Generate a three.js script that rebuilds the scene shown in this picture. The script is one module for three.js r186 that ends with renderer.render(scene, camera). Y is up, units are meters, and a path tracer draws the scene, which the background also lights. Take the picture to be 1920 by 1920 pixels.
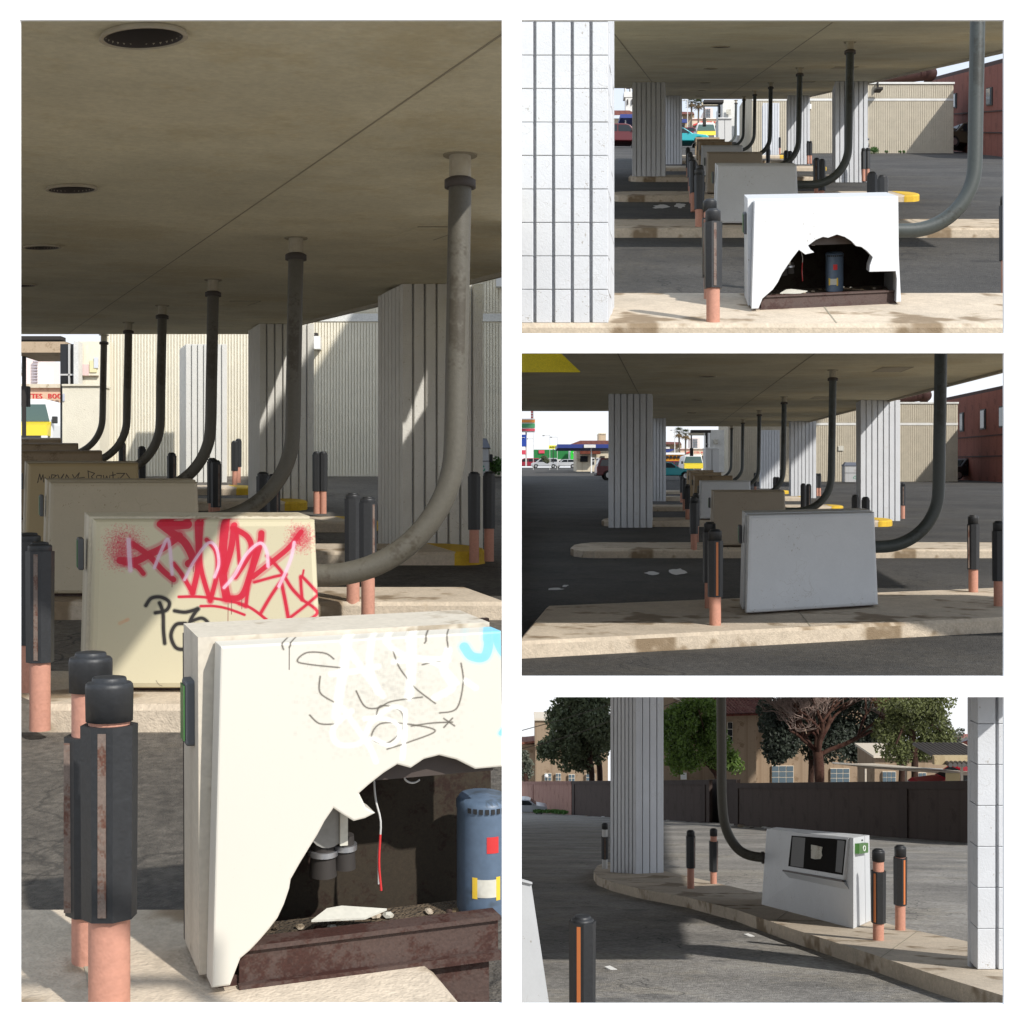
import * as THREE from 'three';
import { mergeGeometries } from 'three/addons/utils/BufferGeometryUtils.js';
import { RoundedBoxGeometry } from 'three/addons/geometries/RoundedBoxGeometry.js';
import { TextGeometry } from 'three/addons/geometries/TextGeometry.js';
import { FontLoader } from 'three/addons/loaders/FontLoader.js';

// ------------------------------------------------------------------ camera, sky, sun, exposure
const scene = new THREE.Scene();
const EYE = 1.7, F = 2637;                       // eye height in metres; focal length in photograph pixels (1920 wide)
const camera = new THREE.PerspectiveCamera(2 * Math.atan(960 / F) * 180 / Math.PI, 1, 0.1, 900);
camera.position.set(0, EYE, 0); camera.lookAt(0, EYE, -10); scene.add(camera);
const renderer = new THREE.WebGLRenderer({ antialias: true });
renderer.toneMapping = THREE.LinearToneMapping; renderer.toneMappingExposure = 1.06;
renderer.shadowMap.enabled = true; renderer.shadowMap.type = THREE.PCFSoftShadowMap;
{
  const w = 256, h = 128, data = new Float32Array(w * h * 4);
  for (let j = 0; j < h; j++) for (let i = 0; i < w; i++) {
    const e = ((j + 0.5) / h - 0.5) * Math.PI, a = i / w * Math.PI * 2, up = Math.max(0, Math.sin(e));
    const c = 0.5 + 0.5 * Math.sin(a * 5 + 3 * Math.sin(a * 3 + e * 9)) * Math.sin(e * 21 + Math.sin(a * 4) * 2);
    const t = Math.min(1, up * 2.2), cl = 0.06 * (c - 0.5) * Math.min(1, up * 6), k = (j * w + i) * 4;
    data[k] = 1.0 - 0.30 * t + cl; data[k + 1] = 1.02 - 0.20 * t + cl; data[k + 2] = 1.05 - 0.05 * t + cl * 0.6; data[k + 3] = 1;
  }
  const sky = new THREE.DataTexture(data, w, h, THREE.RGBAFormat, THREE.FloatType);
  sky.mapping = THREE.EquirectangularReflectionMapping; sky.magFilter = sky.minFilter = THREE.LinearFilter; sky.needsUpdate = true;
  scene.background = sky; scene.environment = sky; scene.backgroundIntensity = 1; scene.environmentIntensity = 1;
}
const sun = new THREE.DirectionalLight(new THREE.Color(1, 0.962, 0.905), 4.3);
sun.position.set(0.50 * 200, 0.62 * 200, 0.605 * 200 - 40); sun.target.position.set(0, 0, -40);
sun.castShadow = true; sun.shadow.mapSize.set(2048, 2048); sun.shadow.radius = 2;
Object.assign(sun.shadow.camera, { left: -90, right: 90, top: 90, bottom: -90, near: 1, far: 420 });
scene.add(sun, sun.target);

// ------------------------------------------------------------------ small tools
const V = (x, y, z) => new THREE.Vector3(x, y, z);
let seed = 20240611;
const rnd = () => { seed = (seed + 0x6d2b79f5) | 0; let t = Math.imul(seed ^ (seed >>> 15), 1 | seed); t = (t + Math.imul(t ^ (t >>> 7), 61 | t)) ^ t; return ((t ^ (t >>> 14)) >>> 0) / 4294967296; };
const rr = (a, b) => a + (b - a) * rnd();
const used = {};
function numbered(n) { const k = used[n] = (used[n] ?? -1) + 1; return k ? n + '_' + String(k).padStart(3, '0') : n; }
const font = await new FontLoader().loadAsync('fonts/droid/droid_sans_bold.typeface.json');

// every triangle gets its own normal and box-mapped uv in metres
function flat(g) {
  g = g.index ? g.toNonIndexed() : g; g.deleteAttribute('normal'); g.deleteAttribute('uv'); g.computeVertexNormals();
  return boxUv(g);
}
function boxUv(g) {
  const p = g.attributes.position, n = g.attributes.normal, uv = new Float32Array(p.count * 2), f = V(0, 0, 0);
  for (let i = 0; i < p.count; i++) {
    const t = i - i % 3; f.set(0, 0, 0);
    if (!g.index) for (let k = 0; k < 3; k++) f.add(V(n.getX(t + k), n.getY(t + k), n.getZ(t + k))); else f.set(n.getX(i), n.getY(i), n.getZ(i));
    const ax = Math.abs(f.x), ay = Math.abs(f.y), az = Math.abs(f.z), x = p.getX(i), y = p.getY(i), z = p.getZ(i);
    if (ay >= ax && ay >= az) { uv[i * 2] = x; uv[i * 2 + 1] = z; } else if (ax >= az) { uv[i * 2] = z; uv[i * 2 + 1] = y; } else { uv[i * 2] = x; uv[i * 2 + 1] = y; }
  }
  g.setAttribute('uv', new THREE.BufferAttribute(uv, 2)); return g;
}
function join(list) {
  list = list.map((g) => { const keep = g.userData.keepUv; g = g.index ? g.toNonIndexed() : g; for (const k of Object.keys(g.attributes)) if (!['position', 'normal', 'uv'].includes(k)) g.deleteAttribute(k); if (!keep) boxUv(g); return g; });
  return list.length > 1 ? mergeGeometries(list) : list[0];
}
function prism(a, b) {                                           // closed solid between two polygons of equal length (lists of Vector3)
  const pos = [], tri = (p, q, r) => pos.push(p.x, p.y, p.z, q.x, q.y, q.z, r.x, r.y, r.z), n = a.length;
  const nrm = V(0, 0, 0); for (let i = 0; i < n; i++) { const p = a[i], q = a[(i + 1) % n]; nrm.x += (p.y - q.y) * (p.z + q.z); nrm.y += (p.z - q.z) * (p.x + q.x); nrm.z += (p.x - q.x) * (p.y + q.y); }
  nrm.normalize(); const ax = Math.abs(nrm.y) > 0.5 ? 'y' : Math.abs(nrm.x) > 0.6 ? 'x' : 'z';
  const flat2 = a.map((p) => ax === 'y' ? new THREE.Vector2(p.x, p.z) : ax === 'x' ? new THREE.Vector2(p.y, p.z) : new THREE.Vector2(p.x, p.y));
  const faces = THREE.ShapeUtils.triangulateShape(flat2, []);
  const mid = V(0, 0, 0); [...a, ...b].forEach((p) => mid.add(p)); mid.divideScalar(2 * n);
  const out = (p, q, r, o) => { const nn = q.clone().sub(p).cross(r.clone().sub(p)); (nn.dot(o) >= 0) ? tri(p, q, r) : tri(p, r, q); };
  const axis = b.reduce((s, p) => s.add(p), V(0, 0, 0)).divideScalar(n).sub(a.reduce((s, p) => s.add(p), V(0, 0, 0)).divideScalar(n));
  for (const [i, j, k] of faces) { out(a[i], a[j], a[k], axis.clone().negate()); out(b[i], b[j], b[k], axis); }
  const area = THREE.ShapeUtils.area(flat2);
  for (let i = 0; i < n; i++) {
    const j = (i + 1) % n, e = a[j].clone().sub(a[i]), o = e.cross(axis); if (o.length() < 1e-9) continue;
    const c2 = (ax === 'y' ? [o.x, o.z] : ax === 'x' ? [o.y, o.z] : [o.x, o.y]), d2 = flat2[j].clone().sub(flat2[i]), right = [d2.y * Math.sign(area), -d2.x * Math.sign(area)];
    if (c2[0] * right[0] + c2[1] * right[1] < 0) o.negate();
    out(a[i], a[j], b[j], o); out(a[i], b[j], b[i], o);
  }
  const g = new THREE.BufferGeometry(); g.setAttribute('position', new THREE.Float32BufferAttribute(pos, 3)); g.computeVertexNormals(); return boxUv(g);
}
const bx = (x0, x1, y0, y1, z0, z1) => flat(new THREE.BoxGeometry(Math.abs(x1 - x0), Math.abs(y1 - y0), Math.abs(z1 - z0)).translate((x0 + x1) / 2, (y0 + y1) / 2, (z0 + z1) / 2));
const rbx = (w, h, d, r, x, y, z) => boxUv(new RoundedBoxGeometry(w, h, d, 2, r).translate(x, y, z));
const tube = (pts, r, seg = 24, rad = 10) => new THREE.TubeGeometry(new THREE.CatmullRomCurve3(pts, false, 'centripetal'), seg, r, rad, false);
const cyl = (r0, r1, h, n, x, y, z) => new THREE.CylinderGeometry(r0, r1, h, n).translate(x, y, z);
const lathe = (prof, n, x = 0, y = 0, z = 0) => new THREE.LatheGeometry(prof.map(([a, b]) => new THREE.Vector2(a, b)), n).translate(x, y, z);
const shapeOf = (pts) => new THREE.Shape(pts.map(([x, y]) => new THREE.Vector2(x, y)));
function ext(pts, depth, bevel = 0, holes = [], curve = 6) {
  const s = shapeOf(pts); for (const h of holes) s.holes.push(new THREE.Path(h.map(([x, y]) => new THREE.Vector2(x, y))));
  return new THREE.ExtrudeGeometry(s, { depth, bevelEnabled: bevel > 0, bevelSize: bevel, bevelThickness: bevel, bevelOffset: -bevel, bevelSegments: 2, curveSegments: curve });
}

function mesh(name, geos, m, parent = scene, label) {            // one named Mesh; under a thing its vertices are taken relative to that thing's base
  const g = join(Array.isArray(geos) ? geos : [geos]), o = new THREE.Mesh(g, m);
  o.castShadow = o.receiveShadow = true;
  if (parent === scene) o.name = numbered(name); else o.name = name;
  if (label) o.userData.label = label;
  parent.add(o); return o;
}
function at(name, geosWorld, m, thing, parent = thing) {           // as mesh(), but geometry is given in world coordinates
  const p = thing.position; const list = (Array.isArray(geosWorld) ? geosWorld : [geosWorld]).map((g) => { if (!g.attributes.uv) boxUv(g); return g.translate(-p.x, -p.y, -p.z); });
  return mesh(name, list, m, parent);
}
function tag(o, label, category, group) { Object.assign(o.userData, { label, category }); if (group) o.userData.group = group; return o; }
function thing(name, label, category, pos = V(0, 0, 0), group) {
  const o = new THREE.Group(); o.name = numbered(name); o.position.copy(pos); scene.add(o); return tag(o, label, category, group);
}
function struct(name, geos, m) { const o = mesh(name, geos, m); o.userData.kind = 'structure'; return o; }
function dup(root, pos, label, group, turn) {
  const c = root.clone(); c.name = numbered(root.name.replace(/_\d+$/, '')); c.position.copy(pos); if (turn !== undefined) c.rotation.y = turn;
  c.userData = { ...root.userData }; if (label) c.userData.label = label; if (group) c.userData.group = group; scene.add(c); return c;
}

// ------------------------------------------------------------------ procedural textures and materials
function grid(n, cells, s) { const g = []; let q = s; for (let i = 0; i < cells * cells; i++) { q = Math.imul(q ^ (q >>> 15), 2246822519) + 374761393 | 0; g.push(((q ^ (q >>> 13)) >>> 0) / 4294967296); } return g; }
function fbm(n, layers, s) {                                       // tileable value noise, 0..1
  const out = new Float32Array(n * n); let tot = 0;
  for (const [cells, amp] of layers) {
    const g = grid(n, cells, s + cells * 7919); tot += amp;
    for (let y = 0; y < n; y++) for (let x = 0; x < n; x++) {
      const fx = x / n * cells, fy = y / n * cells, ix = Math.floor(fx), iy = Math.floor(fy); let tx = fx - ix, ty = fy - iy; tx = tx * tx * (3 - 2 * tx); ty = ty * ty * (3 - 2 * ty);
      const a = g[iy % cells * cells + ix % cells], b = g[iy % cells * cells + (ix + 1) % cells], c = g[(iy + 1) % cells * cells + ix % cells], d = g[(iy + 1) % cells * cells + (ix + 1) % cells];
      out[y * n + x] += amp * (a + (b - a) * tx + (c - a) * ty + (a - b - c + d) * tx * ty);
    }
  }
  for (let i = 0; i < out.length; i++) out[i] /= tot; return out;
}
function tex(n, fn, srgb, rep) {
  const d = new Uint8Array(n * n * 4);
  for (let i = 0; i < n * n; i++) { const c = fn(i, i % n, Math.floor(i / n)); for (let k = 0; k < 3; k++) d[i * 4 + k] = Math.max(0, Math.min(255, c[k] * 255)); d[i * 4 + 3] = 255; }
  const t = new THREE.DataTexture(d, n, n); if (srgb) t.colorSpace = THREE.SRGBColorSpace; t.wrapS = t.wrapT = THREE.RepeatWrapping; t.magFilter = THREE.LinearFilter; t.minFilter = THREE.LinearMipmapLinearFilter; t.generateMipmaps = true; t.repeat.set(rep, rep); t.needsUpdate = true; return t;
}
const N1 = fbm(512, [[4, 1], [9, 0.8], [23, 0.6], [61, 0.5], [160, 0.5]], 11), N2 = fbm(512, [[3, 1], [7, 0.9], [17, 0.5], [40, 0.3]], 57), N3 = fbm(512, [[90, 1], [200, 1.2], [256, 0.8]], 91);
const grey = (v) => [v, v, v];
const mix = (a, b, t) => a.map((x, i) => x + (b[i] - x) * t);
const sm = (a, b, x) => { x = Math.max(0, Math.min(1, (x - a) / (b - a))); return x * x * (3 - 2 * x); };
// cracks (random walks with side branches) and oil drips for the paving, both tileable
const CRACK = new Float32Array(1024 * 1024), OIL = new Float32Array(1024 * 1024);
{ const set = (x, y, v) => { const i = ((y | 0) & 1023) * 1024 + ((x | 0) & 1023); CRACK[i] = Math.max(CRACK[i], v); };
  const walk = (x, y, a, n, w) => { for (let k = 0; k < n; k++) { a += rr(-0.35, 0.35); x += Math.cos(a); y += Math.sin(a); set(x, y, w); set(x + 1, y, w * 0.6); if (rnd() < 0.006 && n > 80) walk(x, y, a + rr(-1.2, 1.2), n * 0.4, w * 0.8); } };
  for (let i = 0; i < 15; i++) walk(rnd() * 1024, rnd() * 1024, rnd() * 6.28, rr(150, 700), rr(0.5, 1));
  for (let i = 0; i < 46; i++) { const cx = rnd() * 1024, cy = rnd() * 1024, r = rr(3, 26), e = rr(0.5, 1.6); for (let y = -30; y <= 30; y++) for (let x = -40; x <= 40; x++) { const q = Math.hypot(x / e, y) / r + 0.5 * (N3[(Math.abs(y * 7) % 512) * 512 + Math.abs(x * 5 + i * 31) % 512] - 0.5); if (q < 1) { const k = ((cy + y | 0) & 1023) * 1024 + ((cx + x | 0) & 1023); OIL[k] = Math.max(OIL[k], sm(1, 0.55, q)); } } } }
const T = {
  fine: tex(512, (i) => grey(0.84 + 0.22 * (N3[i] - 0.5) + 0.10 * (N2[i] - 0.5)), true, 1 / 1.3),
  fineB: tex(512, (i) => grey(N3[i] * 0.7 + N1[i] * 0.3), false, 1 / 1.3),
  asphalt: tex(1024, (i, x, y) => { const j = (y >> 1) * 512 + (x >> 1), k = (y % 512) * 512 + x % 512, v = 0.80 + 0.42 * (N3[k] - 0.5) + 0.5 * (N2[j] - 0.5); let c = mix([v, v * 0.985, v * 0.96], [v * 1.12, v * 1.08, v], sm(0.5, 0.62, N1[j]) * 0.5); c = mix(c, grey(0.42 + 0.3 * N3[k]), 0.55 * OIL[i]); return mix(c, grey(0.30), 0.8 * CRACK[i]); }, true, 1 / 9.2),
  asphaltB: tex(512, (i) => grey(N3[i]), false, 1 / 1.1),
  concrete: tex(512, (i) => { const v = 0.84 + 0.22 * (N1[i] - 0.5) + 0.14 * (N3[i] - 0.5); return mix([v, v, v], [0.50, 0.45, 0.38], 0.75 * sm(0.56, 0.72, N2[i])); }, true, 1 / 2.3),
  soffit: tex(512, (i) => { const v = 0.88 + 0.16 * (N2[i] - 0.5) + 0.10 * (N3[i] - 0.5); return mix([v, v, v], [0.78, 0.72, 0.60], 0.30 * sm(0.45, 0.75, N1[i])); }, true, 1 / 3.7),
  dirty: tex(512, (i, x) => { const v = 0.90 + 0.10 * (N3[i] - 0.5), s = N2[(i % 512)] ; return mix([v, v, v], [0.52, 0.46, 0.38], 0.45 * sm(0.58, 0.74, N1[i]) + 0.18 * sm(0.55, 0.7, s)); }, true, 1 / 1.9),
  paint: tex(512, (i, x, y) => { const v = 0.95 + 0.07 * (N2[i] - 0.5) + 0.03 * (N3[i] - 0.5), q = sm(0.70, 0.80, N3[i]) * sm(0.5, 0.6, N1[i]) + 0.8 * CRACK[(y * 2) * 1024 + x * 2] * sm(0.52, 0.6, N2[i]); return mix(grey(v), [0.58, 0.53, 0.46], Math.min(1, q) * 0.55); }, true, 1 / 1.7),
  rust: tex(512, (i) => { const t = sm(0.46, 0.64, N1[i]); return mix([0.62, 0.56, 0.54], [0.48, 0.30, 0.24], t).map((c) => c * (0.85 + 0.3 * N3[i])); }, true, 1 / 0.7),
};
T.asphalt.userData.gain = 1.6; T.concrete.userData.gain = 1.35; T.soffit.userData.gain = 1.28; T.fine.userData.gain = 1.3; T.dirty.userData.gain = 1.15;   // the maps darken on average; the colours below are the surfaces' own
function std(r, g, b, o = {}) {
  const { map, bump, bs = 0.002, rough = 0.85, metal = 0, ...rest } = o;
  const k = map ? map.userData.gain || 1 : 1, m = new THREE.MeshStandardMaterial({ color: new THREE.Color().setRGB(Math.min(1, r * k), Math.min(1, g * k), Math.min(1, b * k)), roughness: rough, metalness: metal, ...rest });
  if (map) m.map = map; if (bump) { m.bumpMap = bump; m.bumpScale = bs; } return m;
}
const hex = (h, o = {}) => { const c = new THREE.Color(h); return std(c.r, c.g, c.b, o); };
const M = {
  borderWhite: std(0.9, 0.9, 0.9, { rough: 0.9 }),
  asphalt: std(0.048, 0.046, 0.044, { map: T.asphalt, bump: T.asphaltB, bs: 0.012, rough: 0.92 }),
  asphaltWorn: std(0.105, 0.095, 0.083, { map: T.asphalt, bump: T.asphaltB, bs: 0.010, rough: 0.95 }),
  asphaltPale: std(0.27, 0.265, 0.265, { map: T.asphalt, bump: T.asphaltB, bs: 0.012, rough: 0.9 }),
  concrete: std(0.56, 0.47, 0.36, { map: T.concrete, bump: T.fineB, bs: 0.006, rough: 0.93 }),
  concreteDark: std(0.30, 0.24, 0.17, { map: T.concrete, bump: T.fineB, bs: 0.008, rough: 0.95 }),
  yellowPaint: std(0.72, 0.46, 0.03, { map: T.dirty, bump: T.fineB, bs: 0.004, rough: 0.8 }),
  soffit: std(0.64, 0.595, 0.44, { map: T.soffit, bump: T.fineB, bs: 0.006, rough: 0.95 }),
  fascia: std(0.42, 0.38, 0.30, { map: T.soffit, rough: 0.9 }),
  seam: std(0.30, 0.27, 0.20, { rough: 1 }),
  blockWhite: std(0.66, 0.675, 0.70, { map: T.paint, bump: T.fineB, bs: 0.003, rough: 0.9 }),
  mortar: std(0.60, 0.605, 0.62, { map: T.fine, bump: T.fineB, bs: 0.004, rough: 0.95 }),
  blockCream: std(0.74, 0.72, 0.66, { map: T.paint, bump: T.fineB, bs: 0.006, rough: 0.9 }),
  kiosk: std(0.63, 0.645, 0.66, { map: T.paint, rough: 0.45 }),
  kioskCream: std(0.72, 0.68, 0.59, { map: T.fine, rough: 0.55, bump: T.fineB, bs: 0.0006 }),
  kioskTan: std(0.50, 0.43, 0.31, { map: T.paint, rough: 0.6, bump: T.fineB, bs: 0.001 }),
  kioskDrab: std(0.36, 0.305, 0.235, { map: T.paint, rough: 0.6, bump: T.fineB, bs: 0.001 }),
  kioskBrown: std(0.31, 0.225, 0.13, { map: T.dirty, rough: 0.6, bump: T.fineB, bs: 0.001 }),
  kioskEdge: std(0.60, 0.54, 0.44, { map: T.dirty, rough: 0.6 }),
  pipe: std(0.105, 0.096, 0.075, { map: T.dirty, bump: T.fineB, bs: 0.002, rough: 0.6 }),
  pipeGreen: std(0.055, 0.064, 0.060, { map: T.dirty, bump: T.fineB, bs: 0.001, rough: 0.5 }),
  collar: std(0.06, 0.05, 0.045, { rough: 0.7 }),
  sleeveWhite: std(0.55, 0.54, 0.52, { rough: 0.8 }),
  pink: std(0.56, 0.27, 0.19, { map: T.dirty, bump: T.fineB, bs: 0.002, rough: 0.75 }),
  rubber: std(0.022, 0.023, 0.025, { map: T.fine, bump: T.fineB, bs: 0.001, rough: 0.5 }),
  strip: std(0.50, 0.46, 0.40, { map: T.rust, rough: 0.5 }),
  stripOrange: std(0.55, 0.17, 0.05, { rough: 0.5 }),
  black: std(0.015, 0.015, 0.016, { rough: 0.6 }),
  dark: std(0.03, 0.025, 0.022, { rough: 0.8 }),
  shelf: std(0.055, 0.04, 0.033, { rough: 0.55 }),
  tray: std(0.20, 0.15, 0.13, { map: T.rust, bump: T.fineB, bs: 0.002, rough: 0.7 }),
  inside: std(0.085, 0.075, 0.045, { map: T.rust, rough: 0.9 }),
  dirt: std(0.10, 0.075, 0.05, { map: T.asphalt, bump: T.asphaltB, bs: 0.02, rough: 1 }),
  greenSign: std(0.05, 0.16, 0.04, { rough: 0.35 }),
  signBox: std(0.10, 0.105, 0.11, { rough: 0.6 }),
  steel: std(0.45, 0.45, 0.46, { rough: 0.35, metal: 0.8 }),
  cast: std(0.32, 0.31, 0.29, { map: T.dirty, rough: 0.6, metal: 0.3 }),
  motor: std(0.10, 0.145, 0.21, { map: T.dirty, rough: 0.45 }),
  red: std(0.55, 0.03, 0.03, { rough: 0.5 }),
  white: std(0.8, 0.8, 0.78, { rough: 0.6 }),
  paper: std(0.62, 0.60, 0.52, { map: T.dirty, rough: 0.8 }),
  yellow: std(0.75, 0.50, 0.04, { rough: 0.5 }),
  glassDark: std(0.012, 0.013, 0.015, { rough: 0.08 }),
  smoked: new THREE.MeshPhysicalMaterial({ color: new THREE.Color().setRGB(0.010, 0.009, 0.008), roughness: 0.9, specularIntensity: 0.15 }),
  glassBlue: std(0.10, 0.14, 0.17, { rough: 0.1 }),
};

// ------------------------------------------------------------------ sites. u: metres to the right of the lane line, v: metres above the eye line, d: metres away.
// Each lot climbs or falls with its own slope m and its lanes run off at their own bearing kx.
function site(vx, vy, hg, hi) {
  const s = { kx: (vx - 960) / F, m: (960 - vy) / F, hg, hi };
  s.W = (u, v, d) => V(s.kx * d + u, EYE + s.m * d + v, -d);
  s.dG = (py) => hg * F / (py - vy); s.dI = (py) => hi * F / (py - vy);
  s.u = (px, d) => (px - vx) / F * d; s.v = (py, d) => (vy - py) / F * d;
  s.ground = (u, d) => s.W(u, -hg, d); s.isle = (u, d) => s.W(u, -hi, d);
  s.skew = new THREE.Matrix4().set(1, 0, -s.kx, 0, 0, 1, 0, 0, 0, 0, 1, 0, 0, 0, 0, 1);     // lot lines are not square to the lanes: plan follows the bearing
  s.slope = new THREE.Matrix4().set(1, 0, -s.kx, 0, 0, 1, -s.m, 0, 0, 0, 1, 0, 0, 0, 0, 1);
  s.slab = (pts, v0, v1) => prism(pts.map(([u, d]) => s.W(u, v0, d)), pts.map(([u, d]) => s.W(u, v1, d)));
  return s;
}
const L = (px, py, d) => V((px - 960) / F * d, EYE + (960 - py) / F * d, -d);                // a photograph pixel at a known distance
// ------------------------------------------------------------------ kit for the drive-through lanes
function isleOutline(u0, u1, d0, d1, r0, r1, inset = 0) {
  const pts = [], dm = (d0 + d1) / 2, h = (d1 - d0) / 2 - inset, n = 7;
  u0 += inset; u1 -= inset;
  if (r0) for (let i = 0; i <= n; i++) { const a = -Math.PI / 2 - Math.PI * i / n; pts.push([u0 + r0 + r0 * Math.cos(a), dm + h * Math.sin(a)]); } else pts.push([u0, dm - h], [u0, dm + h]);
  if (r1) for (let i = 0; i <= n; i++) { const a = Math.PI / 2 - Math.PI * i / n; pts.push([u1 - r1 + r1 * Math.cos(a), dm + h * Math.sin(a)]); } else pts.push([u1, dm + h], [u1, dm - h]);
  return pts;
}
function island(s, u0, u1, d0, d1, { r0 = 0.45, r1 = 0.45, yellow = true, m = M.concrete, foot = 0.25 } = {}) {
  const o = new THREE.Group(); o.name = numbered('lane_island'); o.userData.kind = 'structure'; o.position.copy(s.isle((u0 + u1) / 2, d0)); scene.add(o);
  const a = isleOutline(u0, u1, d0, d1, r0, r1), b = isleOutline(u0, u1, d0, d1, r0, r1, 0.035), up = (l, v) => l.map(([u, d]) => s.W(u, v, d));
  at('kerb_body', prism(up(a, -s.hg - foot), up(a, -s.hi - 0.03)), m, o);
  at('kerb_top', prism(up(a, -s.hi - 0.03), up(b, -s.hi)), m, o);
  if (yellow && r1) {
    const c = isleOutline(u1 - 0.5, u1 + 0.006, d0 - 0.006, d1 + 0.006, 0, r1), e = isleOutline(u1 - 0.5, u1 + 0.006, d0 - 0.006, d1 + 0.006, 0, r1, 0.03);
    at('yellow_end', [prism(up(c, -s.hg - Math.min(foot, 0.2)), up(c, -s.hi - 0.026)), prism(up(c, -s.hi - 0.026), up(e, -s.hi + 0.004))], M.yellowPaint, o);
  }
  for (const f of [0.33, 0.68]) { const u = u0 + (u1 - u0) * f; at('joint', prism([s.W(u, -s.hi + 0.002, d0 + 0.05), s.W(u + 0.012, -s.hi + 0.002, d0 + 0.05), s.W(u + 0.012, -s.hi + 0.002, d1 - 0.05), s.W(u, -s.hi + 0.002, d1 - 0.05)], [s.W(u, -s.hi + 0.003, d0 + 0.05), s.W(u + 0.012, -s.hi + 0.003, d0 + 0.05), s.W(u + 0.012, -s.hi + 0.003, d1 - 0.05), s.W(u, -s.hi + 0.003, d1 - 0.05)]), M.seam, o); }
  return o;
}
const boll = {};
function bollard(pos, label, group, { kind = 'strip', sy = 0.27, sh = 0.52, turn = 0, rest = {} } = {}) {
  const key = kind + sy + sh;
  if (boll[key]) return dup(boll[key], pos, label, group, turn);
  const t = thing('bollard', label, 'bollard', pos, group); t.rotation.y = turn; boll[key] = t;
  mesh('post', lathe([[0, -0.1], [0.055, -0.1], [0.055, 0.86], [0, 0.86]], 20), kind === 'grey' ? M.sleeveWhite : M.pink, t);
  const sl = mesh('sleeve', flat(new THREE.CylinderGeometry(0.076, 0.073, sh, 8, 1).rotateY(Math.PI / 8).translate(0, sy + sh / 2, 0)), M.rubber, t);
  const a = kind === 'left' ? [-0.07, 0.012] : [0, 0];
  if (kind !== 'plain') mesh('reflective_strip', bx(-0.011 + a[0] * 0.75, 0.011 + a[0] * 0.75, sy + 0.015, sy + sh - 0.015, 0.066 - (a[0] ? 0.02 : 0), 0.0715 - (a[0] ? 0.018 : 0)), kind === 'orange' ? M.stripOrange : M.strip, sl);
  mesh('cap', lathe([[0, 0.80], [0.0625, 0.80], [0.064, 0.89], [0.0625, 0.899], [0.057, 0.905], [0.047, 0.906], [0.0455, 0.915], [0.042, 0.919], [0.02, 0.922], [0, 0.9225]], 22), M.rubber, t);
  return t;
}
function teller(s, u0, d, w, h, dep, mat, label, { notch, front, sign = true, yaw = 0, panel = 0.3, group, lift = 0.025, edge, cut } = {}) {
  const t = thing('teller_kiosk', label, 'kiosk', s.isle(u0, d), group);
  const lean = 0.07 * dep, k = new THREE.Matrix4().set(1, 0, 0, 0, 0, 1, 0, 0, -yaw, -lean, 1, 0, 0, 0, 0, 1).premultiply(s.slope);
  const put = (g) => boxUv((g.index ? g.toNonIndexed() : g).applyMatrix4(k));
  const out = notch ? [[0, lift], ...notch, ...(cut ? [[w, notch.at(-1)[1]], [w, h]] : [[w, lift], [w - 0.035, h]]), [0.03, h]] : [[0, lift], [w, lift], [w - 0.035, h], [0.03, h]];
  const tk = dep * panel, bev = notch ? 0.006 : Math.min(0.035, tk * 0.3), fm = front || mat;
  const fp = ext(out, tk - 2 * bev, bev).translate(0, 0, -tk + bev); 
  const fg = fp.applyMatrix4(k);
  if (front) {                                                     // the front's own print: uv runs once over the panel
    const p = fg.attributes.position, uv = new Float32Array(p.count * 2);
    for (let i = 0; i < p.count; i++) { uv[i * 2] = (p.getX(i)) / w; uv[i * 2 + 1] = p.getY(i) / h; }
    fg.setAttribute('uv', new THREE.BufferAttribute(uv, 2)); fg.userData.keepUv = true;
  } else boxUv(fg);
  mesh('front_panel', fg, fm, t);
  if (notch) {
    const e = tk + dep * 0.012, q = dep - e - 0.02;
    mesh('side_panel', put(bx(-0.02, 0.04, lift, h - 0.02, -dep, -e)), edge || mat, t);
    if (!cut) mesh('side_panel', put(bx(w - 0.012, w + 0.02, lift, h - 0.02, -dep, -e)), edge || mat, t);
    mesh('top_panel', put(bx(-0.02, cut ? w : w + 0.02, h - 0.02, h + 0.012, -dep, -e)), edge || mat, t);
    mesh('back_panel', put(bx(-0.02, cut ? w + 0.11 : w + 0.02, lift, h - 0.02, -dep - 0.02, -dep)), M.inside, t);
  } else {
    mesh('rear_housing', put(ext([[-0.015, lift], [w + 0.015, lift], [w - 0.02, h + 0.008], [0.015, h + 0.008]], dep * (0.94 - panel) - 0.03, 0.015).translate(0, 0, -dep)), edge || mat, t);
    mesh('seam_gap', put(bx(0.03, w - 0.03, lift + 0.02, h - 0.03, -dep * (panel + 0.07), -dep * (panel - 0.02))), edge || mat, t);
  }
  mesh('plinth', put(bx(0.03, w - 0.03, -0.2, lift + 0.004, -dep + 0.04, -tk * 0.6)), M.tray, t);
  if (sign) {
    const b = mesh('lane_sign', put(rbx(0.035, 0.19, dep * 0.22, 0.01, -0.03, h - 0.22, -dep * 0.55)), M.signBox, t);
    mesh('sign_face', put(bx(-0.053, -0.049, h - 0.30, h - 0.14, -dep * 0.63, -dep * 0.47)), M.greenSign, b);
  }
  return t;
}
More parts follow.
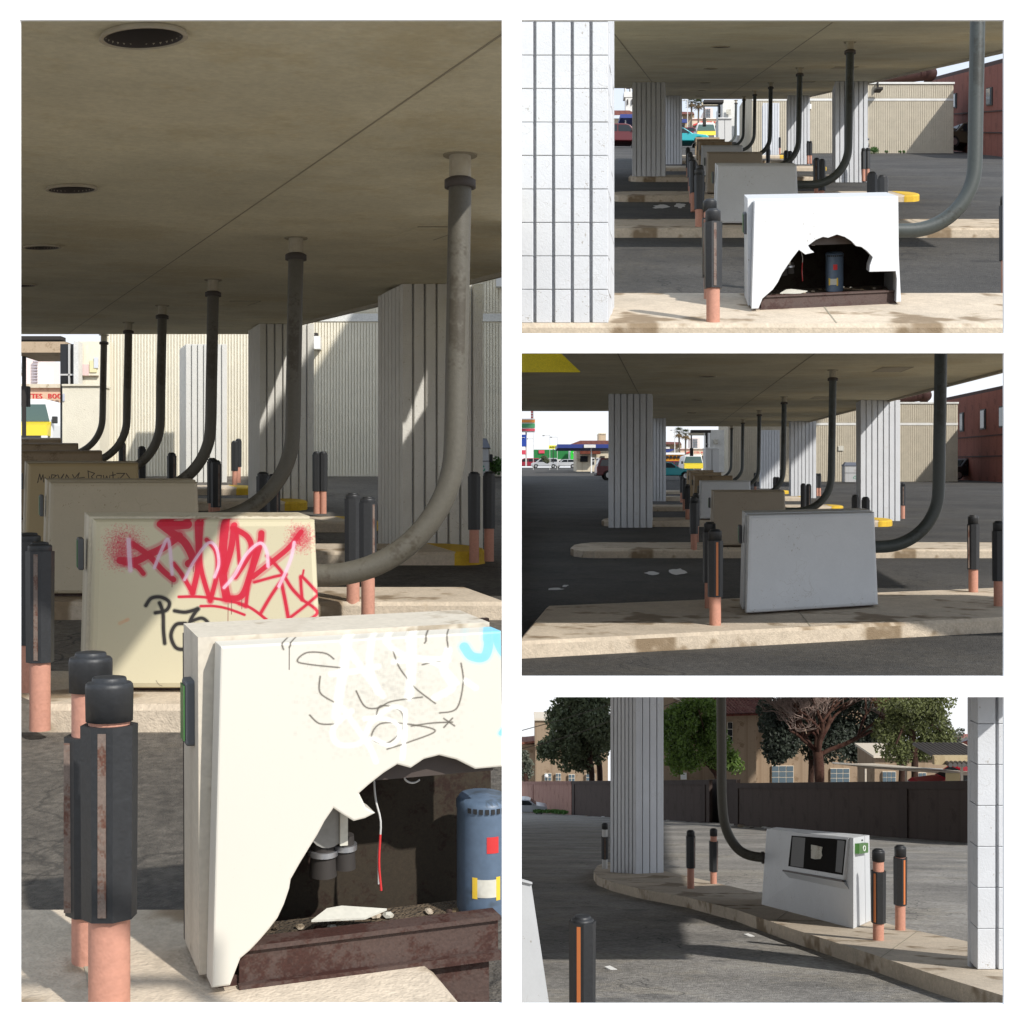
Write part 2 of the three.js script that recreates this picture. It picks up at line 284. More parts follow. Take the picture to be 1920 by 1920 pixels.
function tubeRun(s, u0, u1, vj, vs, d, r, label, group, { R = 0.62, m = M.pipe, collar = true } = {}) {
  const p0 = s.W(u0, vj, d), t = thing('pneumatic_tube', label, 'tube', p0, group), H = vs - vj, X = u1 - u0, pts = [];
  pts.push(V(-0.06, 0, 0), V(0.02, 0, 0)); const R2 = Math.min(R, X - 0.02);
  for (let i = 0; i <= 10; i++) { const a = Math.PI / 2 * i / 10; pts.push(V(X - R2 + R2 * Math.sin(a), R - R * Math.cos(a), 0)); }
  const top = collar ? H - 0.17 : H; pts.push(V(X + 0.01, R + 0.5, 0), V(X + 0.03, top, 0));
  mesh('pipe', tube(pts, r, 60, 16), m, t);
  mesh('flange', new THREE.CylinderGeometry(r * 1.22, r * 1.22, 0.03, 18).rotateZ(Math.PI / 2).translate(0, 0, 0), M.collar, t);
  if (collar) {
    mesh('collar', lathe([[r, -0.03], [r * 1.38, -0.03], [r * 1.38, 0.015], [r, 0.03]], 18, X + 0.03, H - 0.17, 0), M.collar, t);
    mesh('ceiling_sleeve', cyl(r * 0.95, r * 0.95, 0.2, 16, X + 0.03, H - 0.09, 0), M.fascia, t);
    mesh('ceiling_plate', cyl(r * 1.5, r * 1.5, 0.012, 18, X + 0.03, H - 0.005, 0), M.seam, t);
  }
  return t;
}
function column(s, u0, d, w, h, dep, n, label, { m = M.blockWhite, courses = 0, ns, group, base = -0.3 } = {}) {
  const t = thing('block_column', label, 'column', s.isle(u0, d), group), put = (g) => boxUv((g.index ? g.toNonIndexed() : g).applyMatrix4(s.skew));
  const g = 0.026, rw = (w - g * (n - 1)) / n, pr = 0.055; ns = ns || n; const rs = (dep - g * (ns - 1)) / ns;
  mesh('core', put(bx(pr * 0.9, w - pr * 0.9, base, h, -dep + pr, -pr)), M.mortar, t);
  for (let i = 0; i < n; i++) {
    const x = i * (rw + g);
    if (!courses) mesh('rib', put(rbx(rw, h - base, pr * 2, 0.008, x + rw / 2, (h + base) / 2, -pr)), m, t);
    else for (let c = 0, ch = h / courses; c < courses; c++) mesh('block', put(rbx(rw, ch - 0.004, pr * 2 + rr(-0.003, 0.004), 0.006, x + rw / 2, c * ch + ch / 2, -pr)), m, t);
    mesh('rib', put(bx(x, x + rw, base, h, -dep, -dep + pr)), m, t);
  }
  for (let i = 0; i < ns; i++) {
    const z = -i * (rs + g), z0 = i === 0 ? -pr * 2 - 0.002 : z, z1 = i === ns - 1 ? z - rs + pr + 0.002 : z - rs;
    for (const x of [0.001, w - pr - 0.001]) {
      if (!courses) mesh('rib', put(bx(x, x + pr, base, h - 0.002, z1, z0)), m, t);
      else for (let c = 0, ch = h / courses; c < courses; c++) mesh('block', put(rbx(pr, ch - 0.004, z0 - z1, 0.006, x + pr / 2 + rr(-0.003, 0.004), c * ch + ch / 2, (z0 + z1) / 2)), m, t);
    }
  }
  return t;
}
function downlight(s, u, v, d, r, label, group) {
  const t = thing('ceiling_light', label, 'ceiling light', s.W(u, v, d), group), tilt = (g) => boxUv((g.index ? g.toNonIndexed() : g).applyMatrix4(s.slope));
  mesh('trim_ring', tilt(lathe([[r, -0.001], [r * 1.05, -0.02], [r * 0.94, -0.022], [r * 0.92, -0.001]], 36)), M.fascia, t);
  mesh('lamp_well', tilt(lathe([[r * 0.93, -0.018], [r * 0.86, 0.10], [r * 0.8, 0.24], [0, 0.245]], 32)), M.collar, t);
  mesh('reflector', tilt(lathe([[r * 0.5, 0.238], [r * 0.66, 0.2], [r * 0.74, 0.17], [r * 0.8, 0.17]], 32)), M.fascia, t);
  return t;
}
// canopy slab with real round openings for the lights; outline and holes are given in u and d
function canopyDeck(s, outline, holes, v, thick) {
  const sh = new THREE.Shape(outline.map(([u, d]) => new THREE.Vector2(u, d)));
  for (const [u, d, r] of holes) { const p = new THREE.Path(); p.absarc(u, d, r, 0, Math.PI * 2, true); sh.holes.push(p); }
  const g = new THREE.ExtrudeGeometry(sh, { depth: thick, bevelEnabled: false, curveSegments: 24 }), p = g.attributes.position;
  for (let i = 0; i < p.count; i++) { const w = s.W(p.getX(i), v + p.getZ(i), p.getY(i)); p.setXYZ(i, w.x, w.y, w.z); }
  return flat(g);
}
const strip = (s, u0, u1, d0, d1, v, th) => prism([s.W(u0, v, d0), s.W(u1, v, d0), s.W(u1, v, d1), s.W(u0, v, d1)], [s.W(u0, v + th, d0), s.W(u1, v + th, d0), s.W(u1, v + th, d1), s.W(u0, v + th, d1)]);
function canvasTex(w, h, draw) {
  const c = document.createElement('canvas'); c.width = w; c.height = h; draw(c.getContext('2d'), w, h);
  const t = new THREE.CanvasTexture(c); t.colorSpace = THREE.SRGBColorSpace; return t;
}
// the works seen through a broken front: tray, beam, valve, motor, wires, sheet of board, litter
function works(t, s, w, h, dep, yaw, { k0 = 0, motorX = 0.62, motorR = 0.10, wr = 0.03 } = {}) {
  const lean = 0.07 * dep, k = new THREE.Matrix4().set(1, 0, 0, 0, 0, 1, 0, 0, -yaw, 0, 1, 0, 0, 0, 0, 1).premultiply(s.slope);
  const put = (g) => boxUv((g.index ? g.toNonIndexed() : g).applyMatrix4(k)), z0 = -dep * 0.12, zb = -dep + 0.05;
  const tr = mesh('base_tray', put(bx(0.09, w - wr, 0.0, 0.105, z0 - 0.012, z0)), M.tray, t);
  mesh('tray_lip', put(bx(0.085, w - wr + 0.002, 0.105, 0.119, z0 - 0.05, z0 + 0.016)), M.tray, tr);
  mesh('tray_foot', put(bx(0.085, w - wr + 0.002, -0.012, 0.012, z0 + 0.002, z0 + 0.022)), M.tray, tr);
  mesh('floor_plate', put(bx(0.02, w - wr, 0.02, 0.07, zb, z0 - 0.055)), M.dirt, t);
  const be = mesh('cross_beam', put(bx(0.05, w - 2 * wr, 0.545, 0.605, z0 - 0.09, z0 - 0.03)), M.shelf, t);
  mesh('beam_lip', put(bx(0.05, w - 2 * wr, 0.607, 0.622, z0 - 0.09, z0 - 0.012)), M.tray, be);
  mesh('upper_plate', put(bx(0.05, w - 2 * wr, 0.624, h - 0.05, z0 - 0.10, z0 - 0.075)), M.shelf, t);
  const zm = (z0 + zb) / 2, lx = 0.30 + k0;
  const va = mesh('valve_body', put(cyl(0.062, 0.062, 0.085, 20, 0, 0, 0).rotateX(Math.PI / 2).translate(lx, 0.40, zm)), M.cast, t);
  mesh('valve_neck', put(cyl(0.036, 0.044, 0.11, 18, lx - 0.005, 0.30, zm)), M.dark, va);
  mesh('hose_clamp', put(cyl(0.048, 0.048, 0.016, 18, lx - 0.005, 0.315, zm)), M.steel, va);
  mesh('valve_neck', put(cyl(0.030, 0.036, 0.10, 18, lx + 0.065, 0.31, zm)), M.dark, va);
  mesh('hose_clamp', put(cyl(0.040, 0.040, 0.016, 18, lx + 0.065, 0.325, zm)), M.steel, va);
  mesh('valve_port', put(cyl(0.036, 0.04, 0.09, 18, lx - 0.01, 0.475, zm)), M.cast, va);
  mesh('bracket', put(bx(lx + 0.035, lx + 0.06, 0.345, 0.56, zm + 0.045, zm + 0.055)), M.paper, t);
  const mx = motorX, mo = mesh('blower_motor', put(lathe([[0, 0.075], [motorR * 0.93, 0.075], [motorR, 0.095], [motorR, 0.40], [motorR * 1.03, 0.405], [motorR * 1.03, 0.425], [motorR * 0.9, 0.44], [0, 0.445]], 28, mx, 0, zm)), M.motor, t);
  for (let i = 0; i < 9; i++) { const a = -0.9 + i * 0.22; mesh('vent_slot', put(bx(-0.006, 0.006, 0.405, 0.42, -0.002, 0.002).rotateY(a).translate(mx + Math.sin(a) * motorR * 1.032, 0, zm + Math.cos(a) * motorR * 1.032)), M.black, mo); }
  const lab = (a0, a1, y0, y1, m, nm) => { const g = new THREE.CylinderGeometry(motorR * 1.012, motorR * 1.012, y1 - y0, 10, 1, true, a0, a1 - a0).translate(mx, (y0 + y1) / 2, zm); mesh(nm, put(g), m, mo); };
  lab(-0.25, 0.22, 0.285, 0.335, M.red, 'red_label'); lab(-0.75, 0.28, 0.15, 0.205, M.paper, 'rating_label'); lab(-0.8, -0.6, 0.145, 0.21, M.yellow, 'yellow_label'); lab(0.12, 0.3, 0.14, 0.212, M.yellow, 'yellow_label');
  mesh('cable', put(tube([V(0.46 + k0, 0.56, zm), V(0.465 + k0, 0.46, zm + 0.01), V(0.475 + k0, 0.40, zm + 0.03), V(0.472 + k0, 0.30, zm + 0.02), V(0.478 + k0, 0.20, zm)], 0.0035, 20, 6)), M.sleeveWhite, t);
  mesh('cable', put(tube([V(0.474 + k0, 0.36, zm + 0.03), V(0.470 + k0, 0.27, zm + 0.03), V(0.477 + k0, 0.19, zm + 0.03)], 0.004, 14, 6)), M.red, t);
  const lp = []; for (let i = 0; i <= 14; i++) { const a = i / 14 * Math.PI * 1.8; lp.push(V(0.575 + k0 + 0.028 * Math.cos(a), 0.535 + 0.022 * Math.sin(a), zm + 0.04 + i * 0.001)); }
  mesh('wire_loop', put(tube(lp, 0.003, 30, 6)), M.sleeveWhite, t);
  mesh('torn_board', put(prism([[0.25, 0.02], [0.42, -0.02], [0.50, 0.05], [0.36, 0.14], [0.31, 0.13]].map(([x, y]) => V(x + k0, 0.085 + y * 0.15 + 0.03, z0 - 0.10 - y * 0.9 * dep)), [[0.25, 0.02], [0.42, -0.02], [0.50, 0.05], [0.36, 0.14], [0.31, 0.13]].map(([x, y]) => V(x + k0, 0.091 + y * 0.15 + 0.03, z0 - 0.10 - y * 0.9 * dep)))), M.paper, t);
  const rg = mesh('floor_socket', put(lathe([[0.026, 0.07], [0.034, 0.076], [0.030, 0.078], [0.024, 0.072], [0.022, 0.04]], 20, 0.53 + k0, 0.003, zm + 0.05)), M.collar, t);
  mesh('socket_hole', put(cyl(0.024, 0.024, 0.004, 18, 0.53 + k0, 0.074, zm + 0.05)), M.black, rg);
  for (let i = 0; i < 26; i++) {
    const q = rr(0.008, 0.022), m = [M.concreteDark, M.paper, M.tray, M.dirt, M.concrete, M.kioskBrown][Math.floor(rnd() * 6)];
    mesh('rubble', put(flat(new THREE.DodecahedronGeometry(q, 0).scale(1, 0.5, 1)).translate(rr(0.14, w - 0.08), 0.075 + q * 0.3, rr(zb + 0.06, z0 - 0.08))), m, t);
  }
}
// ------------------------------------------------------------------ the added sheet that blocks light from below, the forecourt round the camera and the white border with its four openings
struct('light_blocking_ground', bx(-220, 220, -31, -30, -150, 200), std(0.22, 0.19, 0.15, { map: T.asphalt, rough: 1 }));  // unseen sheet, added to keep out sky light from the lower half
struct('forecourt', bx(-6, 6, -0.35, -0.05, -3.62, 9), std(0.34, 0.32, 0.29, { map: T.concrete, bump: T.fineB, bs: 0.004, rough: 0.95 }));
{
  const D = 2.0, P = (px, py) => { const p = L(px, py, D); return [p.x, p.y]; }, rect = (a, b, c, d) => [P(a, b), P(c, b), P(c, d), P(a, d)];
  const y0 = -0.06, o = rect(-70, -70, 1990, 1920); o[2][1] = o[3][1] = y0;
  const g = ext(o, 0.006, 0, [rect(37, 37, 941, 1882), rect(978, 37, 1883, 625), rect(978, 662, 1883, 1268), rect(978, 1307, 1883, 1883)]).translate(0, 0, -D - 0.006);
  tag(mesh('white_border', flat(g), M.borderWhite), 'thin white dividing border with four rectangular openings, one tall and three wide', 'wall');  // border between the four views, added as a solid; no real wall
}

// ================================================================== lot one: graffitied kiosks under the olive canopy
const A = site(-72, 763, 1.8, 1.65);
{
  const s = A, X = (d) => -s.kx * d - 0.012;                                 // the lot ends along the line x = 0
  const sheet = (pts, t, b) => prism(pts.map(([u, d]) => s.W(u, -s.hg - t, d)), pts.map(([u, d]) => s.W(u, -s.hg - b, d)));
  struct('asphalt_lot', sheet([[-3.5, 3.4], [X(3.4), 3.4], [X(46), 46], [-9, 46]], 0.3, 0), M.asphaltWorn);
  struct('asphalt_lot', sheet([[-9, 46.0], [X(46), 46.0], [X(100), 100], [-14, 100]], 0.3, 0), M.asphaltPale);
  const PD = [3.93, 8.1, 12.2, 16.3, 20.5, 24.7, 29];
  PD.forEach((d, i) => { const d0 = d - 0.32, d1 = d + 0.72, u1 = Math.min(6.1, X(d0)); island(s, -1.85, u1, d0, d1, { r1: u1 < 6.1 ? 0 : 0.4, yellow: u1 >= 6.1, m: M.concrete }); });
  // canopy
  const vs = 1.5, lights = [[0.73, 5.65], [0.75, 9.6], [0.75, 13.1], [0.75, 17.2], [0.75, 21.3], [0.75, 25.4]];
  const cn = thing('canopy', 'olive drab stucco canopy soffit over the graffitied kiosks', 'canopy', s.W(0, vs, 4));
  const out = [[-4.5, 5.2], [X(5.2), 5.2], [6.0, 6.02 / 0.391], [6.0, 29], [-4.5, 29]];
  at('soffit_slab', canopyDeck(s, out, lights.map(([u, d]) => [u, d, 0.165]), vs, 0.35), M.soffit, cn);
  at('fascia', strip(s, 5.99, 6.05, 15.6, 29, vs - 0.05, 0.4), M.fascia, cn);
  at('expansion_joint', strip(s, 2.168, 2.178, 5.6, 29, vs - 0.003, 0.004), M.seam, cn);
  for (const d of [11.7, 19.9]) { const h = at('access_hatch', strip(s, 3.8, 4.22, d, d + 0.9, vs - 0.005, 0.004), M.soffit, cn); at('hatch_rim', [strip(s, 3.79, 4.23, d - 0.03, d, vs - 0.006, 0.005), strip(s, 4.22, 4.235, d, d + 0.9, vs - 0.006, 0.005)], M.seam, cn, h); }
  lights.forEach(([u, d]) => downlight(s, u, vs, d, 0.17, 'round recessed downlight in the olive canopy soffit', 'downlights of the olive canopy'));
  // columns
  [[17.1, 'whole ribbed white block column beside the grey recycling bin'], [25.3, 'ribbed white block column between two tube runs under the olive canopy'], [33.6, 'farthest ribbed white column under the olive canopy']].forEach(([d, l]) => column(s, 5.36, d, 0.98, s.hi + vs, 1.0, 7, l, { m: M.blockCream, group: 'columns of the olive canopy' }));
  // kiosks
  const spray = (c, pts, w, col, blur = 0) => {                    // soft halo, uneven core, overspray specks
    c.lineJoin = c.lineCap = 'round'; c.strokeStyle = c.fillStyle = col; const path = () => { c.beginPath(); pts.forEach(([x, y], i) => i ? c.lineTo(x, y) : c.moveTo(x, y)); c.stroke(); };
    if (blur) { c.globalAlpha = 0.10; for (const f of [1.5, 1.3, 1.15]) { c.lineWidth = w * f + blur; path(); } c.globalAlpha = 1; }
    c.lineWidth = w * 0.92; c.globalAlpha = blur ? 0.88 : 1; path(); c.globalAlpha = 1;
    if (blur) for (let i = 0; i < pts.length - 1; i++) { const n = Math.hypot(pts[i + 1][0] - pts[i][0], pts[i + 1][1] - pts[i][1]) * 0.22; for (let k = 0; k < n; k++) { const t = rnd(), g = (rnd() + rnd() + rnd() - 1.5) * (w * 0.8 + blur * 1.2), h = (rnd() + rnd() + rnd() - 1.5) * (w * 0.8 + blur * 1.2), q = rr(1, 3.2); c.globalAlpha = 0.35; c.fillRect(pts[i][0] + (pts[i + 1][0] - pts[i][0]) * t + g, pts[i][1] + (pts[i + 1][1] - pts[i][1]) * t + h, q, q); } c.globalAlpha = 0.35 * rnd(); c.lineWidth = w * rr(0.5, 1.02); c.beginPath(); c.moveTo(...pts[i]); c.lineTo(...pts[i + 1]); c.stroke(); } c.globalAlpha = 1;
  };
  const speck = (c, w, h, n, a) => { for (let i = 0; i < n; i++) { c.fillStyle = `rgba(${90 + rnd() * 60 | 0},${75 + rnd() * 50 | 0},${50 + rnd() * 40 | 0},${a * rnd()})`; const r = rr(0.4, 2.2); c.fillRect(rnd() * w, rnd() * h, r, r * rr(0.6, 2)); } };
  const curve = (pts, n = 14) => new THREE.SplineCurve(pts.map(([x, y]) => new THREE.Vector2(x, y))).getPoints(pts.length * n / 2).map((p) => [p.x, p.y]);
  const tagRed = canvasTex(1400, 1020, (c, w, h) => {              // photograph zoom coordinates minus the panel's corner
    c.fillStyle = '#c9c0a2'; c.fillRect(0, 0, w, h); speck(c, w, h, 2600, 0.35);
    c.save(); c.scale(w / 1700, h / 1300); c.translate(-100, -95);
    const R = '#c21430', q = (p, wd, bl = 6) => spray(c, curve(p), wd, R, bl);
    c.fillStyle = '#c21430'; for (let i = 0; i < 5200; i++) { const g = () => rnd() + rnd() + rnd() - 1.5, o = i % 3 ? [330, 300, 130] : [1620, 225, 90]; c.globalAlpha = 0.13; const q = rr(4, 11); c.fillRect(o[0] + g() * o[2], o[1] + g() * o[2] * 1.1, q, q); } c.globalAlpha = 1;
    q([[310, 395], [420, 400], [520, 350], [620, 300], [740, 210]], 60, 22); q([[400, 270], [520, 360], [620, 470], [700, 540]], 46, 14); q([[330, 410], [430, 440], [480, 495]], 38, 10);
    q([[600, 120], [690, 190], [780, 260], [840, 380], [810, 420]], 62, 16); q([[640, 110], [700, 130], [800, 125]], 70, 16); q([[700, 420], [760, 500], [840, 640]], 34); q([[840, 640], [880, 420], [870, 110]], 44); q([[900, 110], [895, 420], [970, 700]], 36); q([[970, 700], [1020, 480], [1010, 330], [940, 240]], 36);
    q([[1075, 110], [1060, 300], [1060, 500], [1090, 680]], 66, 8); q([[1140, 130], [1120, 300], [1070, 480]], 50, 8); q([[1090, 680], [1200, 660], [1270, 470], [1330, 270], [1340, 190]], 50, 8); q([[1130, 150], [1240, 220], [1260, 330], [1150, 520]], 44); q([[1160, 180], [1180, 420]], 26); q([[1230, 740], [1260, 480], [1300, 300]], 26);
    q([[1280, 520], [1400, 420], [1540, 300], [1630, 180]], 40, 26); q([[1290, 560], [1430, 520], [1520, 500]], 20); q([[1380, 360], [1480, 470], [1560, 600], [1640, 690]], 24); q([[1340, 790], [1420, 650], [1520, 500]], 24);
    q([[1490, 570], [1520, 720], [1550, 890]], 26); q([[1560, 820], [1660, 740], [1760, 650]], 20); q([[1640, 690], [1630, 560], [1640, 520], [1760, 650]], 22); q([[1640, 520], [1650, 470]], 12); q([[1640, 690], [1750, 790], [1610, 890]], 20);
    q([[740, 670], [900, 670], [1100, 700], [1250, 745], [1380, 840]], 20, 2); q([[900, 740], [1000, 740], [1100, 760], [1220, 805]], 18, 2); q([[1180, 720], [1230, 740]], 26);
    for (const [x, y, l] of [[1100, 720, 140], [1125, 700, 100], [1200, 690, 70], [690, 550, 45], [845, 440, 40]]) spray(c, [[x, y], [x, y + l]], 7, 'rgba(120,50,50,0.6)');
    const Pk = 'rgba(226,196,214,0.85)', k = (p, wd) => spray(c, curve(p), wd, Pk, 6); k([[370, 240], [375, 340], [385, 470]], 34); k([[560, 450], [610, 320], [655, 235], [675, 330], [690, 500]], 26); k([[780, 540], [850, 400], [950, 265], [1010, 300], [1030, 420], [1000, 520]], 24); k([[1070, 600], [1150, 500], [1230, 350], [1330, 265], [1380, 330], [1390, 440]], 26); k([[1470, 590], [1520, 480], [1560, 370], [1580, 260]], 26);
    const B = '#211d1a', b = (p, wd) => spray(c, curve(p), wd, B, 5); b([[500, 735], [540, 680], [610, 672], [670, 710], [650, 770], [570, 790]], 26); b([[600, 715], [625, 790], [630, 920], [640, 1020]], 26); b([[710, 775], [790, 785], [880, 760]], 26); b([[880, 760], [830, 840], [800, 960], [795, 1130]], 26);
    b([[790, 870], [720, 880], [685, 960], [720, 1050], [790, 1060], [850, 1000], [880, 910], [840, 1080]], 26); b([[840, 850], [910, 830], [955, 870], [930, 920], [870, 910]], 24);
    spray(c, curve([[580, 1300], [600, 1330], [620, 1340]]), 8, 'rgba(90,80,70,0.5)'); spray(c, curve([[310, 870], [370, 840]]), 30, 'rgba(220,150,110,0.25)', 10); c.restore();
  });
  const tagWhite = canvasTex(1400, 1150, (c, w, h) => {
    c.fillStyle = '#cbc6ba'; c.fillRect(0, 0, w, h); speck(c, w, h, 900, 0.18);
    c.save(); c.scale(w / 1476, h / 1690); c.translate(-145, -180);
    c.fillStyle = 'rgba(110,100,88,0.035)'; for (let i = 0; i < 1500; i++) { c.fillRect(880 + (rnd() + rnd() - 1) * 420, 430 + (rnd() + rnd() - 1) * 330, 16, 16); }
    const K = 'rgba(80,73,66,0.8)', q = (p) => spray(c, curve(p), 6, K, 4); q([[690, 300], [560, 280], [500, 260], [540, 220], [620, 225], [660, 255]]); q([[430, 170], [440, 200]]); q([[430, 170], [470, 170], [465, 190]]); spray(c, [[465, 190], [465, 300]], 5, K);
    q([[600, 340], [600, 420], [660, 470]]); q([[555, 530], [600, 575], [680, 580]]); q([[760, 420], [800, 500], [860, 510], [920, 480], [1060, 465]]); q([[920, 200], [950, 300], [1000, 380], [1040, 430], [1120, 500]]); q([[1070, 190], [1110, 145], [1170, 170], [1180, 260]]); q([[1240, 300], [1250, 400], [1220, 530], [1140, 550]]); q([[1010, 610], [1100, 600], [1200, 600]]); q([[1160, 580], [1210, 620]]); q([[1200, 580], [1160, 625]]); q([[850, 560], [870, 500], [960, 530], [970, 620], [900, 690], [830, 660], [870, 590], [1000, 600], [1120, 640], [1000, 690], [900, 720]]); q([[1060, 300], [1100, 290], [1150, 285]]);
    const Wt = 'rgba(253,251,246,0.95)', k = (p, wd = 34) => spray(c, curve(p), wd * 0.62, Wt, 8); k([[720, 180], [700, 330], [670, 540]], 46); k([[700, 170], [780, 300], [880, 450]]); k([[830, 160], [820, 300], [860, 430]]); k([[650, 330], [760, 320], [860, 300]], 30); k([[1010, 150], [1010, 300], [1000, 460]], 50); k([[930, 280], [1050, 270], [1180, 280]], 30); k([[1180, 230], [1160, 330], [1200, 420], [1120, 470]], 40); k([[880, 160], [960, 240], [1130, 300], [1220, 400]], 28); k([[1260, 390], [1310, 430]], 30); k([[740, 520], [660, 600], [680, 680], [780, 680], [830, 580], [920, 510], [980, 530]], 26); k([[700, 500], [760, 600], [820, 700], [850, 780]], 26); k([[980, 540], [980, 640], [970, 770]], 26); k([[800, 560], [900, 570], [960, 620], [920, 700], [830, 660]], 24);
    const Bl = 'rgba(120,190,222,0.85)', b = (p, wd) => spray(c, curve(p), wd * 0.8, Bl, 6); b([[1255, 215], [1290, 265], [1350, 270], [1370, 200], [1350, 140]], 62); b([[1400, 150], [1430, 240], [1500, 330], [1530, 400]], 50); b([[1530, 230], [1490, 330], [1500, 440], [1530, 500]], 26); b([[1430, 670], [1470, 620], [1540, 570]], 36); spray(c, curve([[1530, 230], [1490, 290], [1490, 400], [1515, 490]]), 6, 'rgba(40,70,90,0.8)'); c.restore();
  });
  const tagScript = canvasTex(1024, 760, (c, w, h) => {
    c.fillStyle = '#a8946c'; c.fillRect(0, 0, w, h); speck(c, w, h, 1800, 0.4); c.save(); c.translate(100, 40); c.scale(1.18, 1.18);
    const q = (p) => spray(c, p, 5.5, '#2b221a', 1);
    q([[0, 110], [15, 45], [25, 90], [40, 50], [45, 105]]); q([[55, 70], [60, 105], [85, 105], [88, 65]]); q([[100, 110], [105, 50], [140, 55], [110, 80], [150, 108]]); q([[150, 50], [165, 90], [195, 45], [165, 105]]); q([[200, 110], [215, 50], [250, 105]]); q([[210, 85], [240, 80]]); q([[260, 50], [275, 80], [310, 35], [280, 140], [255, 120]]);
    q([[310, 75], [350, 70]]); q([[375, 20], [385, 110], [430, 95], [400, 65], [425, 40], [380, 25]]); q([[440, 60], [440, 95], [470, 95], [475, 55], [445, 55]]); q([[490, 55], [500, 100], [515, 60], [530, 98], [540, 55]]); q([[560, 30], [565, 100]]); q([[550, 55], [580, 50]]); q([[590, 40], [650, 40], [600, 95], [660, 92]]); q([[660, 40], [690, 80], [730, 105], [640, 90], [600, 75]]); q([[350, 130], [360, 150], [340, 150], [350, 130]]); c.restore();
  });
  const pr = (t, o = {}) => new THREE.MeshStandardMaterial({ map: t, roughness: 0.55, ...o });
  // first kiosk: cut by the lot's end, its front broken open
  const w1 = 0.925, h1 = 0.975, z = (X_, Y_) => { const yy = 1870 - (X_ - 145) / 1385 * 190, dd = (3.93 + (X_ - 145) / 1385 * 0.25) / 3.93; return [(X_ - 145) * 0.000566 * dd, Math.max(0.025, (yy - Y_) * 0.000566 * dd)]; };
  const notch = [[240, 1875], [295, 1680], [345, 1640], [395, 1590], [445, 1535], [490, 1480], [525, 1410], [552, 1335], [560, 1290], [605, 1215], [660, 1130], [700, 1070], [740, 1000], [785, 938], [835, 970], [890, 1000], [950, 985], [1003, 958], [955, 930], [920, 862], [970, 820], [1050, 760], [1120, 718], [1190, 735], [1260, 690], [1340, 670], [1430, 690], [1528, 735]].map(([a, b]) => z(a, b));
  
  const k1 = teller(s, 0.70, 3.93, w1, h1, 0.36, M.kioskCream, 'cream kiosk with its front smashed open, showing a blue motor inside', { notch, cut: true, front: pr(tagWhite), yaw: 0.30, panel: 0.26, edge: M.kioskEdge });
  works(k1, s, w1, h1, 0.36, 0.30, { motorX: 0.925, motorR: 0.085, k0: 0.09, wr: 0.004 });
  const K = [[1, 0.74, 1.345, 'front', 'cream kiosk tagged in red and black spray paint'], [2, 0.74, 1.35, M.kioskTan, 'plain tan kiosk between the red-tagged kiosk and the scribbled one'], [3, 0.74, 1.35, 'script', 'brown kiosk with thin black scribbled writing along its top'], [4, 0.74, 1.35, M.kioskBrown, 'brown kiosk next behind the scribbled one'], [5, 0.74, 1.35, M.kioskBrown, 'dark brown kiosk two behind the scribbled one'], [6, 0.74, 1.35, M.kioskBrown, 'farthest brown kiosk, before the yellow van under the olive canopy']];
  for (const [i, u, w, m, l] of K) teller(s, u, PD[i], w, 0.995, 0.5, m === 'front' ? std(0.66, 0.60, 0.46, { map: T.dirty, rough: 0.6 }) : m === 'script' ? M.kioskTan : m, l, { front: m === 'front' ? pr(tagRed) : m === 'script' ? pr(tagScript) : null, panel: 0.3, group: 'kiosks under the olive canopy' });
  // tubes
  PD.slice(1).forEach((d, i) => tubeRun(s, 2.06, 2.93, -1.0, vs, d + 0.25, 0.068, i === 0 ? 'grey pneumatic tube bending into the red-tagged kiosk' : 'grey bent tube of the ' + ['', 'plain tan kiosk beside the scribbled one', 'scribbled brown kiosk', 'brown kiosk next behind the scribbled one', 'dark brown kiosk two behind the scribbled one', 'farthest brown kiosk under the olive canopy'][i], 'tubes of the kiosks under the olive canopy', { R: 0.78 }));
  // bollards
  const P = (px, py) => { const d = s.dI(py); return s.isle(s.u(px, d), d); };
  bollard(P(205, 1905), 'pink post in a black sleeve with a worn white strip beside the smashed kiosk', null, { kind: 'strip', sy: 0.27 });
  bollard(P(170, 1800), 'pink post with a low black sleeve close behind the one by the smashed kiosk', null, { kind: 'left', sy: 0.14, sh: 0.53 });
  bollard(P(75, 1335), 'pink post with a tan strip on its black sleeve, beside the red-tagged kiosk', null, { kind: 'strip', sy: 0.27, sh: 0.6 });
  bollard(P(55, 1296), 'pink post half hidden by the tan-striped one beside the red-tagged kiosk', null, { kind: 'plain', sy: 0.27, sh: 0.6 });
  const T2 = (px, top, l, o) => { const d = 0.725 * F / (top - 763); return bollard(s.isle(s.u(px, d), d), l, 'posts beside the bent tubes', o); };
  [[690, 930], [662, 923], [513, 888], [493, 884], [405, 862], [398, 858], [322, 848], [266, 836], [229, 828]].forEach(([x, y], i) => T2(x, y, 'pink post in a black sleeve by a bent tube, olive canopy', { kind: i % 2 ? 'plain' : 'strip', sy: 0.27, sh: 0.6, turn: 0.8 }));
  [[889, 884], [917, 883], [594, 846], [606, 846], [440, 826], [447, 822]].forEach(([x, y]) => { const d = 0.725 * F / (y - 763); bollard(s.isle(s.u(x, d), d), 'pink post in a black sleeve past the cream ribbed columns', 'posts past the white columns', { kind: 'plain', sy: 0.27, sh: 0.6 }); });
}
